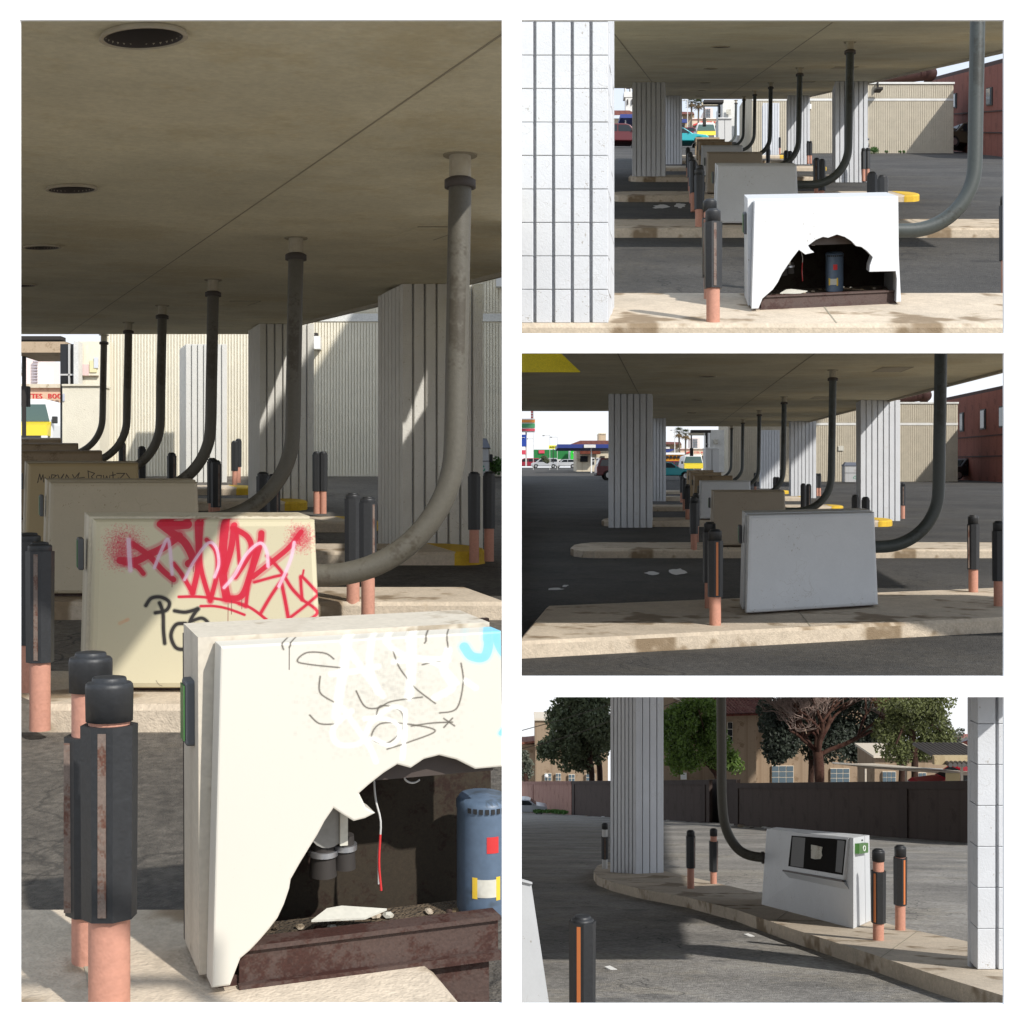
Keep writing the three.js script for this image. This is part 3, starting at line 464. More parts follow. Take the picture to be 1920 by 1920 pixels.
// ------------------------------------------------------------------ vehicles, palms and small street things
const paint = (r, g, b) => new THREE.MeshPhysicalMaterial({ color: new THREE.Color().setRGB(r, g, b), roughness: 0.35, metalness: 0.1, clearcoat: 0.35, clearcoatRoughness: 0.2 });
const CM = { tyre: std(0.015, 0.015, 0.015, { rough: 0.9 }), rim: std(0.5, 0.5, 0.5, { rough: 0.3, metal: 0.7 }), glass: std(0.02, 0.025, 0.03, { rough: 0.05 }), lamp: std(0.7, 0.7, 0.68, { rough: 0.15 }), tail: std(0.45, 0.02, 0.02, { rough: 0.3 }), trim: std(0.03, 0.03, 0.03, { rough: 0.6 }) };
// side outlines: x runs from the nose (0) to the tail (1) of the length, y in metres
const CARS = {
  suv: { L: 4.7, W: 1.85, out: [[0, 0.35], [0, 0.85], [0.03, 0.98], [0.22, 1.06], [0.33, 1.60], [0.40, 1.72], [0.94, 1.72], [0.985, 1.15], [1, 1.0], [1, 0.35]], win: [[[0.27, 1.08], [0.355, 1.58], [0.53, 1.60], [0.53, 1.08]], [[0.55, 1.08], [0.55, 1.60], [0.74, 1.60], [0.74, 1.08]], [[0.76, 1.08], [0.76, 1.60], [0.92, 1.58], [0.95, 1.10]]], wh: [0.18, 0.80], r: 0.37 },
  sedan: { L: 4.6, W: 1.75, out: [[0, 0.35], [0, 0.70], [0.04, 0.82], [0.27, 0.93], [0.42, 1.36], [0.50, 1.42], [0.68, 1.40], [0.84, 1.02], [0.98, 0.96], [1, 0.85], [1, 0.35]], win: [[[0.31, 0.95], [0.43, 1.32], [0.55, 1.35], [0.55, 0.95]], [[0.57, 0.95], [0.57, 1.35], [0.67, 1.33], [0.79, 1.0], [0.78, 0.95]]], wh: [0.17, 0.80], r: 0.32 },
  minivan: { L: 4.9, W: 1.9, out: [[0, 0.35], [0, 0.78], [0.04, 0.92], [0.16, 1.02], [0.32, 1.62], [0.42, 1.74], [0.90, 1.72], [0.97, 1.2], [1, 1.0], [1, 0.35]], win: [[[0.24, 1.06], [0.35, 1.56], [0.47, 1.60], [0.47, 1.06]], [[0.49, 1.06], [0.49, 1.60], [0.69, 1.60], [0.69, 1.06]], [[0.71, 1.06], [0.71, 1.60], [0.90, 1.56], [0.94, 1.10]]], wh: [0.17, 0.79], r: 0.33 },
  hatch: { L: 4.2, W: 1.75, out: [[0, 0.35], [0, 0.75], [0.05, 0.88], [0.24, 1.0], [0.40, 1.48], [0.50, 1.54], [0.88, 1.48], [0.97, 1.05], [1, 0.9], [1, 0.35]], win: [[[0.30, 1.02], [0.42, 1.44], [0.58, 1.46], [0.58, 1.02]], [[0.60, 1.02], [0.60, 1.46], [0.84, 1.42], [0.90, 1.06]]], wh: [0.18, 0.80], r: 0.32 },
};
function car(type, pos, turn, m, name, label, group) {
  const c = CARS[type], t = thing(name, label, type === 'suv' ? 'suv' : type === 'minivan' ? 'minivan' : 'car', pos, group), Lg = c.L, hw = c.W / 2; t.rotation.y = turn;
  const X = (x) => (x - 0.5) * Lg, q = (l) => l.map(([x, y]) => [X(x), y]);
  const arch = (x) => { const o = []; for (let i = 0; i <= 8; i++) { const a = Math.PI * i / 8; o.push([X(x) - (c.r + 0.06) * Math.cos(a), 0.35 + (c.r - 0.02) * Math.sin(a)]); } return o; };
  const body = [...q(c.out).reverse()]; const low = []; // bottom edge with wheel arches, nose to tail
  low.push(...arch(c.wh[0]), ...arch(c.wh[1]));
  const outline = [...q(c.out), ...low.reverse()];
  mesh('body', ext(outline, c.W - 0.12, 0.06).translate(0, 0, -hw + 0.06), m, t);
  for (const z of [-1, 1]) for (const w of c.win) mesh('side_window', ext(q(w), 0.02, 0).translate(0, 0, z > 0 ? hw - 0.008 : -hw - 0.012), CM.glass, t);
  const iw = c.out.findIndex(([x]) => x > 0.15) , a = c.out[iw], b = c.out[iw + 1], sl = (p, f) => [X(p[0]), p[1]];
  const ws = (p0, p1, o) => prism([V(p0[0] + o, p0[1], -hw + 0.16), V(p0[0] + o, p0[1], hw - 0.16), V(p1[0] + o, p1[1], hw - 0.22), V(p1[0] + o, p1[1], -hw + 0.22)], [V(p0[0], p0[1] - 0.02, -hw + 0.16), V(p0[0], p0[1] - 0.02, hw - 0.16), V(p1[0], p1[1] - 0.02, hw - 0.22), V(p1[0], p1[1] - 0.02, -hw + 0.22)]);
  mesh('windscreen', ws([X(a[0] + 0.012), a[1] + 0.06], [X(b[0] - 0.012), b[1] - 0.03], -0.03), CM.glass, t);
  const n = c.out.length, e = c.out[n - 4], f = c.out[n - 3]; mesh('rear_window', ws([X(f[0] - 0.005), f[1] + 0.08], [X(e[0] + 0.003), e[1] - 0.08], 0.03), CM.glass, t);
  for (const x of c.wh) for (const z of [-1, 1]) {
    const w = mesh('wheel', new THREE.CylinderGeometry(c.r, c.r, 0.21, 22).rotateX(Math.PI / 2).translate(X(x), c.r, z * (hw - 0.11)), CM.tyre, t);
    mesh('rim', new THREE.CylinderGeometry(c.r * 0.62, c.r * 0.62, 0.02, 16).rotateX(Math.PI / 2).translate(X(x), c.r, z * (hw + 0.0)), CM.rim, w);
  }
  for (const z of [-1, 1]) { mesh('headlight', rbx(0.06, 0.14, 0.3, 0.02, X(0.005), c.out[1][1] - 0.06, z * (hw - 0.22)), CM.lamp, t); mesh('tail_light', rbx(0.06, 0.24, 0.16, 0.02, X(0.995), c.out[n - 2][1] - 0.1, z * (hw - 0.12)), CM.tail, t); mesh('mirror', rbx(0.1, 0.12, 0.16, 0.03, X(c.win[0][0][0] + 0.03), c.win[0][0][1] + 0.06, z * (hw + 0.06)), m, t); }
  mesh('bumper', rbx(0.14, 0.2, c.W - 0.06, 0.05, X(0.005), 0.46, 0), type === 'suv' ? CM.trim : m, t); mesh('bumper', rbx(0.14, 0.2, c.W - 0.06, 0.05, X(0.995), 0.46, 0), type === 'suv' ? CM.trim : m, t);
  return t;
}
function frontVan(pos, label, w = 1.95) {
  const t = thing('parked_van', label, 'van', pos), y = paint(0.72, 0.56, 0.03), wt = paint(0.8, 0.8, 0.78), h = w / 2;
  mesh('body', ext([[-h, 0.35], [h, 0.35], [h, 1.15], [h - 0.16, 2.0], [h - 0.3, 2.1], [-h + 0.3, 2.1], [-h + 0.16, 2.0], [-h, 1.15]], 4.0, 0.06).translate(0, 0, -4.1), wt, t);
  mesh('bonnet', prism([V(-h + 0.03, 0.72, 0.42), V(h - 0.03, 0.72, 0.42), V(h - 0.03, 0.72, 0), V(-h + 0.03, 0.72, 0)], [V(-h + 0.08, 1.12, 0.34), V(h - 0.08, 1.12, 0.34), V(h - 0.02, 1.26, -0.02), V(-h + 0.02, 1.26, -0.02)]), y, t);
  mesh('windscreen', prism([V(-h + 0.08, 1.28, 0.02), V(h - 0.08, 1.28, 0.02), V(h - 0.24, 1.9, -0.02), V(-h + 0.24, 1.9, -0.02)], [V(-h + 0.08, 1.28, -0.2), V(h - 0.08, 1.28, -0.2), V(h - 0.24, 1.9, -0.3), V(-h + 0.24, 1.9, -0.3)]), std(0.08, 0.13, 0.12, { rough: 0.08 }), t);
  const g = mesh('grille', bx(-h + 0.26, h - 0.26, 0.52, 0.72, 0.36, 0.44), CM.trim, t); mesh('grille_bar', bx(-0.03, 0.03, 0.52, 0.72, 0.44, 0.455), CM.rim, g); mesh('grille_bar', bx(-h + 0.26, h - 0.26, 0.60, 0.63, 0.44, 0.452), CM.rim, g);
  for (const z of [-1, 1]) { const l = mesh('headlight', rbx(0.24, 0.2, 0.1, 0.03, z * (h - 0.14), 0.62, 0.38), CM.lamp, t); mesh('indicator', bx(z * (h - 0.27), z * (h - 0.02), 0.44, 0.5, 0.36, 0.43), M.yellow, l); mesh('mirror', rbx(0.2, 0.26, 0.1, 0.03, z * (h + 0.12), 1.32, 0), CM.trim, t); const wl = mesh('wheel', new THREE.CylinderGeometry(0.35, 0.35, 0.22, 20).rotateZ(Math.PI / 2).translate(z * (h - 0.14), 0.35, -0.5), CM.tyre, t); mesh('rim', new THREE.CylinderGeometry(0.2, 0.2, 0.02, 16).rotateZ(Math.PI / 2).translate(z * (h - 0.02), 0.35, -0.5), CM.rim, wl); }
  mesh('bumper', rbx(w, 0.16, 0.2, 0.04, 0, 0.42, 0.4), CM.rim, t);
  return t;
}
function leafBall(cx, cy, cz, rx, ry, rz, n, size, lumps = 7) {             // leaf-sized faces spread through a lumpy crown
  const pos = [], nor = [], blobs = [];
  for (let i = 0; i < lumps; i++) { const a = rnd() * 6.283, b = Math.acos(rr(-0.75, 0.95)), q = rr(0.35, 0.72); blobs.push([Math.sin(b) * Math.cos(a) * q, Math.cos(b) * q, Math.sin(b) * Math.sin(a) * q, rr(0.38, 0.60)]); }
  for (let i = 0; i < n; i++) {
    const b = blobs[i % lumps], a = rnd() * 6.283, t = Math.acos(rr(-1, 1)), q = b[3] * Math.pow(rnd(), 0.38);
    const x = cx + rx * (b[0] + q * Math.sin(t) * Math.cos(a)), y = cy + ry * (b[1] + q * Math.cos(t)), z = cz + rz * (b[2] + q * Math.sin(t) * Math.sin(a));
    const u = V(rr(-1, 1), rr(-1, 1), rr(-1, 1)).normalize(), w = V(rr(-1, 1), rr(-1, 0.4), rr(-1, 1)).cross(u).normalize(), s = size * rr(0.6, 1.35), nn = w.clone().cross(u);
    const A = [x - u.x * s * 0.5, y - u.y * s * 0.5, z - u.z * s * 0.5], B = [x + w.x * s * 0.28, y + w.y * s * 0.28, z + w.z * s * 0.28], C = [x + u.x * s * 0.5, y + u.y * s * 0.5, z + u.z * s * 0.5], D = [x - w.x * s * 0.28, y - w.y * s * 0.28, z - w.z * s * 0.28];
    pos.push(...A, ...B, ...C, ...A, ...C, ...D); for (let k = 0; k < 6; k++) nor.push(nn.x, nn.y, nn.z);
  }
  const g = new THREE.BufferGeometry(); g.setAttribute('position', new THREE.Float32BufferAttribute(pos, 3)); g.setAttribute('normal', new THREE.Float32BufferAttribute(nor, 3)); return boxUv(g);
}
const leafMat = (r, g, b) => new THREE.MeshPhysicalMaterial({ color: new THREE.Color().setRGB(r, g, b), roughness: 0.9, side: THREE.DoubleSide, transmission: 0.35, thickness: 0 });
const FOL = { dark: leafMat(0.05, 0.08, 0.03), olive: leafMat(0.11, 0.135, 0.06), bright: leafMat(0.11, 0.19, 0.02), palm: leafMat(0.075, 0.095, 0.03), dry: leafMat(0.24, 0.16, 0.07), weed: leafMat(0.07, 0.17, 0.025), willow: leafMat(0.12, 0.14, 0.035), rusty: leafMat(0.16, 0.085, 0.03), pine: leafMat(0.025, 0.038, 0.02), grey: leafMat(0.12, 0.13, 0.09) };
const BARK = { brown: std(0.13, 0.075, 0.045, { map: T.rust, bump: T.fineB, bs: 0.02, rough: 0.95 }), grey: std(0.16, 0.13, 0.10, { map: T.dirty, bump: T.fineB, bs: 0.02, rough: 0.95 }), red: std(0.21, 0.115, 0.075, { map: T.rust, bump: T.fineB, bs: 0.02, rough: 0.9 }), twig: std(0.26, 0.19, 0.16, { rough: 0.95 }) };
function palm(pos, h, r, label, group) {
  const t = thing('palm_tree', label, 'palm tree', pos, group), lean = rr(-0.03, 0.03) * h;
  mesh('trunk', tube([V(-lean, -0.3, 0), V(-lean * 0.5, h * 0.5, 0), V(0, h, 0)], r * 0.13, 14, 10), BARK.grey, t);
  const fronds = [];
  for (let i = 0; i < 54; i++) {
    const a = i * 2.4, el = 1.25 - i / 54 * 2.1, l = r * rr(0.85, 1.1), pos2 = [], n = 7;
    const dir = V(Math.cos(a) * Math.cos(el), Math.sin(el), Math.sin(a) * Math.cos(el)), side = V(-Math.sin(a), 0, Math.cos(a));
    for (let k = 0; k < n; k++) { const f = (k / (n - 1) - 0.5) * 1.5, tip = dir.clone().multiplyScalar(l).add(side.clone().multiplyScalar(f * l * 0.75)); tip.y -= 0.28 * l * Math.abs(f) + 0.12 * l; const c = dir.clone().multiplyScalar(l * 0.35), w = side.clone().multiplyScalar(l * 0.06); pos2.push(c.x - w.x, c.y + h, c.z - w.z, c.x + w.x, c.y + h, c.z + w.z, tip.x, tip.y + h, tip.z); }
    const g = new THREE.BufferGeometry(); g.setAttribute('position', new THREE.Float32BufferAttribute(pos2, 3)); g.computeVertexNormals(); fronds.push(g);
  }
  mesh('crown', fronds.slice(0, 38), FOL.palm, t); mesh('dead_fronds', fronds.slice(38).map((g) => g.translate(0, -r * 0.25, 0)), FOL.dry, t);
  return t;
}
const pbox = (px0, py0, px1, py1, d, dep) => { const a = L(px0, py1, d), b = L(px1, py0, d); return bx(a.x, b.x, a.y, b.y, -d - dep, -d); };
function pthing(name, label, cat, px0, py0, px1, py1, d, dep, m, group, first = 'wall') { const t = thing(name, label, cat, L((px0 + px1) / 2, py1, d), group); at(first, pbox(px0, py0, px1, py1, d, dep), m, t); return t; }
const sub = (t, nm, m, px0, py0, px1, py1, d, dep, parent) => at(nm, pbox(px0, py0, px1, py1, d, dep), m, t, parent || t);
const BM = { cream: std(0.66, 0.58, 0.44, { map: T.dirty, rough: 0.9 }), tan: std(0.50, 0.38, 0.26, { map: T.dirty, rough: 0.9 }), tower: std(0.62, 0.52, 0.48, { rough: 0.9 }), roofRed: std(0.42, 0.13, 0.07, { map: T.rust, rough: 0.9 }), navy: std(0.02, 0.04, 0.20, { rough: 0.5 }), brick: std(0.24, 0.075, 0.05, { map: T.dirty, bump: T.fineB, bs: 0.01, rough: 0.9 }), rib: std(0.56, 0.50, 0.39, { map: T.fine, bump: T.fineB, bs: 0.01, rough: 0.92 }), ribLeft: std(0.86, 0.80, 0.65, { map: T.paint, bump: T.fineB, bs: 0.01, rough: 0.92 }), duct: std(0.12, 0.045, 0.035, { map: T.rust, rough: 0.8 }), pale: std(0.75, 0.74, 0.70, { map: T.fine, rough: 0.85 }), green: std(0.01, 0.17, 0.035, { rough: 0.5 }), greenBright: std(0.015, 0.50, 0.03, { rough: 0.5 }), orange: std(0.8, 0.28, 0.05, { rough: 0.5 }), signGreen: std(0.06, 0.30, 0.13, { rough: 0.5 }), signRed: std(0.6, 0.06, 0.10, { rough: 0.5 }), price: std(0.02, 0.06, 0.33, { rough: 0.4 }), lemon: std(0.82, 0.78, 0.04, { rough: 0.5 }), bus: paint(0.75, 0.30, 0.015) };
// a ribbed block wall: face, vertical ribs, smooth white band and coping
function ribWall(s, name, label, u0, u1, d, vt, vbA, vbB, mat, pitch, dep, group) {
  const t = thing(name, label, 'building', s.ground(u0, d), group), y = (v) => s.W(0, v, d).y, x = (u) => s.W(u, 0, d).x;
  const g = (a, b, c, e, z0, z1) => bx(x(a), x(b), y(c), y(e), -d - z1, -d - z0);
  at('wall', g(u0, u1, -s.hg - 1, vt, 0.02, dep), mat, t);
  const ribs = []; for (let u = u0; u < u1 - pitch; u += pitch) { const w = pitch * 0.72 * rr(0.94, 1.04); ribs.push(g(u, u + w, -s.hg - 0.5, vbA, -0.012, 0.021), g(u, u + w, vbB, vt - 0.06, -0.012, 0.021)); }
  const rb = at('wall_ribs', ribs, mat, t); rb.userData.kind = 'stuff';
  at('white_band', g(u0, u1, vbA + 0.03, vbB - 0.03, -0.03, 0.021), BM.pale, t);
  at('coping', g(u0 - 0.05, u1 + 0.05, vt, vt + 0.12, -0.08, 0.3), BM.pale, t);
  return t;
}
function recycleBin(pos, w, label) {
  const t = thing('recycling_bin', label, 'bin', pos), h = w * 1.15, dp = w * 0.8;
  mesh('tank', rbx(w, h, dp, 0.04, 0, h / 2 + 0.08, -dp / 2), std(0.45, 0.45, 0.45, { map: T.dirty, rough: 0.6 }), t);
  mesh('lid', prism([V(-w * 0.55, h + 0.08, 0.06), V(w * 0.55, h + 0.08, 0.06), V(w * 0.55, h + 0.08, -dp - 0.05), V(-w * 0.55, h + 0.08, -dp - 0.05)], [V(-w * 0.38, h + 0.30, -dp * 0.3), V(w * 0.38, h + 0.30, -dp * 0.3), V(w * 0.38, h + 0.34, -dp * 0.7), V(-w * 0.38, h + 0.34, -dp * 0.7)]), std(0.12, 0.13, 0.16, { rough: 0.5 }), t);
  mesh('side_pocket', rbx(0.1, 0.2, dp * 0.5, 0.02, w / 2 + 0.03, h * 0.75, -dp / 2), M.black, t);
  const b = bx(-w / 2 - 0.01, w / 2 + 0.01, h * 0.62, h * 0.645, 0.0, 0.012); mesh('band', b, M.black, t);
  const arrows = []; for (let k = 0; k < 3; k++) arrows.push(ext([[-0.10, 0.10], [0.05, 0.10], [0.05, 0.06], [0.13, 0.135], [0.05, 0.21], [0.05, 0.17], [-0.06, 0.17]], 0.004, 0).rotateZ(k * 2.0944));
  mesh('recycling_mark', arrows.map((g) => g.scale(w / 1.5, w / 1.5, 1).translate(w * 0.22, h * 0.36, 0.002)), std(0.02, 0.22, 0.12, { rough: 0.6 }), t);
  return t;
}
function weedClump(pos, r, label, group) { const t = thing('weed_clump', label, 'weed', pos, group); mesh('leaves', leafBall(0, r * 0.7, 0, r, r * 0.8, r * 0.8, 700, r * 0.22, 6), FOL.weed, t); mesh('stem', [0, 1, 2].map((k) => tube([V(0, -0.1, 0), V((k - 1) * r * 0.2, r * 0.4, 0), V((k - 1) * r * 0.45, r * 0.8, 0)], 0.012, 6, 5)), BARK.brown, t); return t; }
// ================================================================== lots two and three: the same lanes from their open side
function lanes(s, o) {
  const x0 = (d) => 0.012 - s.kx * d, right = (d) => s.u(1960, d) + o.margin, PD = o.PD, vs = o.vs, du = o.du, D9 = 260;
  const sheet = (pts, a, b) => prism(pts.map(([u, d]) => s.W(u, -s.hg - a, d)), pts.map(([u, d]) => s.W(u, -s.hg - b, d)));
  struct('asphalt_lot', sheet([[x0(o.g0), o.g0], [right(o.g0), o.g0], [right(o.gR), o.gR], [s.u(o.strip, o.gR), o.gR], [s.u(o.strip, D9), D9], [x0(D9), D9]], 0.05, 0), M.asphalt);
  PD.forEach((d, i) => {
    const d0 = i ? d - 0.7 : o.i0[0], d1 = i ? d + 1.5 : o.i0[1], sk = i ? 0 : o.isk, a = Math.max(-1.85, x0(d0) + 0.004);
    const si = sk ? { ...s, W: (u, v, dd) => s.W(u, v, dd + sk * (u - 1)), isle: (u, dd) => s.W(u, -s.hi, dd + sk * (u - 1)) } : s;
    const a2 = sk ? Math.max(a, (0.03 - s.kx * (d0 - sk)) / (1 + s.kx * sk)) : a;
    island(si, a2, 5.75 + du + (i < 2 ? 1.0 : 0), d0, d1, { r0: a2 > -1.84 ? 0 : 0.5, foot: i ? 0.2 : 0.03 });
  });
  // canopy
  const lights = o.lights, main = thing('canopy', o.L.canopy, 'canopy', s.W(0, vs, o.c0));
  const far = o.cEnd, mid = o.cLeft, out = [[x0(o.c0), o.c0], [5.95 + du + 0.1, o.c0], [5.95 + du, far], [-0.95 + du, far], [-0.95 + du, mid], [x0(mid), mid]];
  if (o.sky) {                                                    // an opening with yellow sides near the left edge
    const [p, q, dA, dB] = o.sky;
    at('soffit_slab', canopyDeck(s, [[p, o.c0], [5.95 + du + 0.1, o.c0], [5.95 + du, far], [-0.95 + du, far], [-0.95 + du, mid], [x0(mid), mid], [x0(dB), dB], [q, dB]], lights.map(([u, d]) => [u, d, 0.165]), vs, 0.3), M.soffit, main);
    at('yellow_lining', [prism([s.W(x0(dB), vs - 0.02, dB - 0.1), s.W(q, vs - 0.02, dB - 0.1), s.W(q, vs + 1.3, dB - 0.1), s.W(x0(dB), vs + 1.3, dB - 0.1)], [s.W(x0(dB), vs - 0.02, dB - 0.004), s.W(q, vs - 0.02, dB - 0.004), s.W(q, vs + 1.3, dB - 0.004), s.W(x0(dB), vs + 1.3, dB - 0.004)]),
      prism([s.W(p, vs + 0.302, o.c0), s.W(q, vs + 0.302, dB), s.W(q, vs + 1.3, dB), s.W(p, vs + 1.3, o.c0)], [s.W(p + 0.06, vs + 0.302, o.c0), s.W(q + 0.06, vs + 0.302, dB), s.W(q + 0.06, vs + 1.3, dB), s.W(p + 0.06, vs + 1.3, o.c0)])], std(0.80, 0.60, 0.015, { map: T.fine, rough: 0.6 }), main);
  } else at('soffit_slab', canopyDeck(s, out, lights.map(([u, d]) => [u, d, 0.165]), vs, 0.3), M.soffit, main);
  at('fascia', prism([s.W(5.96 + du + 0.1, vs - 0.05, o.c0), s.W(6.03 + du + 0.1, vs - 0.05, o.c0), s.W(6.03 + du, vs - 0.05, far), s.W(5.96 + du, vs - 0.05, far)], [s.W(5.96 + du + 0.1, vs + 0.35, o.c0), s.W(6.03 + du + 0.1, vs + 0.35, o.c0), s.W(6.03 + du, vs + 0.35, far), s.W(5.96 + du, vs + 0.35, far)]), M.fascia, main);
  for (const u of [2.2 + du, -0.85 + du]) at('expansion_joint', strip(s, u, u + 0.02, o.c0 + 1, u < 0 ? mid : far, vs - 0.003, 0.004), M.seam, main);
  for (const d of o.hatch) { const h = at('access_hatch', strip(s, 3.75 + du, 4.27 + du, d, d + 1.4, vs - 0.006, 0.005), M.fascia, main); at('hatch_rim', [strip(s, 3.73 + du, 4.29 + du, d - 0.06, d, vs - 0.008, 0.007), strip(s, 4.27 + du, 4.29 + du, d, d + 1.4, vs - 0.008, 0.007)], M.seam, main, h); }
  lights.forEach(([u, d]) => downlight(s, u, vs, d, 0.17, o.L.light, o.L.light + 's'));
  for (const [u, d, w, l, opt] of o.columns) column(s, u, d, w, s.hi + vs, 1.0, opt.n || 7, l, { group: o.L.colGroup, ...opt });
  PD.forEach((d, i) => { const k = o.kiosks[i]; if (!k) return; teller(s, 0.72 + du + (i ? 0 : o.k0u || 0), d, i ? 1.35 : o.w0, i ? o.h1 : o.h0, 1.0, k[0], k[1], { yaw: i ? 0 : o.yaw, group: o.L.kGroup, ...(k[2] || {}) }); });
  PD.forEach((d, i) => tubeRun(s, 2.06 + du - 0.02, 2.92 + du, -0.97, vs, d + (i ? 0.5 : 0.5 + o.yaw * 1.2), 0.068, i === 0 ? o.L.tube0 : 'dark bent tube of the ' + o.L.who[i - 1], o.L.tube, { m: M.pipeGreen, R: 0.62 }));
  for (const [px, py, kind, sy] of o.postsBase) { const d = s.dI(py); bollard(s.isle(s.u(px, d), d), o.L.post, o.L.post + 's', { kind, sy: sy ?? 0.27, sh: 0.54, turn: rr(-0.3, 0.3) }); }
  for (const [px, py, kind] of o.postsTop) { const d = (s.hi - 0.925) * F / (py - o.vy); bollard(s.isle(s.u(px, d), d), o.L.post, o.L.post + 's', { kind, sy: 0.27, sh: 0.6, turn: rr(-0.4, 0.4) }); }
}
// what lies across the street, seen from both lots; ox, oy: how far the view is shifted
function street(s, ox, oy, w, o) {
  const p = (x) => x + ox, q = (y) => y + oy, G = (px, d) => s.ground(s.u(px, d), d), gd = (d) => EYE + s.m * d - s.hg, H = 960;
  const foot = (d) => H - (gd(d) - EYE) / d * F;                      // row where the ground lies at distance d
  // turquoise car, van, red SUV
  car('sedan', G(p(1272), 112), Math.PI, paint(0.02, 0.36, 0.40), 'parked_car', 'turquoise car parked ' + w, null);
  frontVan(G(p(1324), 138), 'yellow and white van parked ' + w);
  car('suv', G(p(1160) + o.suv, 112), Math.PI + 0.05, paint(0.10, 0.008, 0.012), 'parked_suv', 'maroon SUV parked ' + w, null);
  car('sedan', G(p(1296), 150), Math.PI * 0.9, paint(0.22, 0.02, 0.04), 'parked_car', 'dark red car behind the turquoise one ' + w, null);
  // store with red letters
  const st = pthing('store', 'cream store with red lettering on its front ' + w, 'store', p(1296), q(222), p(1352), foot(186), 186, 12, BM.cream);
  sub(st, 'coping', BM.pale, p(1295.5), q(221), p(1352.5), q(223), 185.8, 0.3);
  sub(st, 'eave', BM.cream, p(1300), q(234), p(1352), q(235.5), 184.6, 1.4);
  const aw = at('awning', prism([L(p(1300), q(233), 184), L(p(1318), q(227), 184), L(p(1318), q(229), 184), L(p(1300), q(236), 184)], [L(p(1300), q(233), 186), L(p(1318), q(227), 186), L(p(1318), q(229), 186), L(p(1300), q(236), 186)]), M.red, st);
  const tx = (txt, px, py, hpx, d) => { const g = new TextGeometry(txt, { font, size: hpx / F * d, depth: 0.15, curveSegments: 3 }); const a = L(px, py, d); return g.translate(a.x, a.y, a.z); };
  at('red_lettering', tx('TTES', p(1325), q(231.2), 3.4, 185.6), M.red, st); at('red_lettering', tx('BOO', p(1337.5), q(231.2), 3.4, 185.6), M.red, st);
  // red roofed shop row, blue fuel canopy
  const sh = pthing('shop', 'tan shop with a red tiled roof ' + w, 'shop', p(1262), q(213), p(1302), foot(200), 200, 10, BM.tan);
  at('roof', prism([L(p(1258), q(214), 199), L(p(1302), q(214), 199), L(p(1302), q(214), 210), L(p(1258), q(214), 210)], [L(p(1264), q(209), 203), L(p(1300), q(210), 203), L(p(1300), q(210), 207), L(p(1264), q(209), 207)]), BM.roofRed, sh);
  sub(sh, 'sign_board', BM.navy, p(1264), q(223), p(1288), q(230), 199.5, 0.3); sub(sh, 'window', M.glassDark, p(1268), q(233), p(1284), q(243), 199.7, 0.2); sub(sh, 'white_fascia', BM.pale, p(1262), q(218), p(1280), q(222.5), 199.4, 0.4);
  const fc = thing('fuel_canopy', 'long blue fuel station canopy ' + w, 'canopy', L(p(1150), foot(165), 165));
  at('blue_fascia', pbox(o.fc0, q(214), p(1192), q(221), 165, 8), BM.navy, fc); sub(fc, 'white_panel', BM.pale, p(1119), q(214.5), p(1141), q(220.5), 164.8, 0.15);
  for (const x of [1132, 1172]) sub(fc, 'post', M.white, p(x), q(221), p(x + 2), foot(166), 166, 0.4);
  const rs = pthing('service_shop', 'low shop with a red tiled roof behind the fuel canopy ' + w, 'shop', p(1105), q(222), p(1196), foot(184), 184, 9, BM.cream);
  at('roof', prism([L(p(1088), q(216), 183), L(p(1200), q(216), 183), L(p(1200), q(216), 194), L(p(1088), q(216), 194)], [L(p(1112), q(207), 188), L(p(1180), q(207), 188), L(p(1180), q(207), 191), L(p(1112), q(207), 191)]), BM.roofRed, rs);
  sub(rs, 'lower_roof', BM.roofRed, p(1112), q(223), p(1150), q(232), 182, 1.5); sub(rs, 'window', M.glassDark, p(1112), q(236), p(1126), q(247), 183.8, 0.2); sub(rs, 'door', M.dark, p(1150), q(236), p(1158), q(252), 183.8, 0.2);
  const mn = pthing('bell_tower', 'slim white bell tower ' + w, 'tower', p(1173), q(182), p(1192), foot(196), 196, 1.5, BM.pale);
  sub(mn, 'belfry', BM.pale, p(1170), q(172), p(1196), q(182), 195.9, 1.9); for (const x of [1172, 1182, 1192]) sub(mn, 'arch_post', BM.pale, p(x), q(160), p(x + 2), q(172), 195.9, 1.9); sub(mn, 'slit_window', M.dark, p(1176), q(186), p(1178), q(196), 195.8, 0.1); sub(mn, 'slit_window', M.dark, p(1184), q(186), p(1186), q(196), 195.8, 0.1);
  at('cap_roof', new THREE.ConeGeometry(1.3, 0.9, 4).rotateY(Math.PI / 4).translate(L(p(1183), q(157), 197).x, L(0, q(157), 197).y, -197), BM.roofRed, mn);
  const tw = pthing('tower_block', 'tall pale tower block ' + w, 'building', p(1322), q(202), p(1337), q(240), 420, 10, BM.tower);
  for (let r = 0; r < 6; r++) for (let c = 0; c < 3; c++) sub(tw, 'window', M.glassBlue, p(1323 + c * 3.4), q(204 + r * 3), p(1325 + c * 3.4), q(205.6 + r * 3), 419.6, 0.4);
  for (const [x, h] of [[1297, 1], [1310, 0.96]]) { const d = 172, y = L(0, q(190), d).y - gd(d); palm(G(p(x), d), y * h, 0.8, 'fan palm with a brown skirt of dead fronds ' + w, 'fan palms ' + w); }
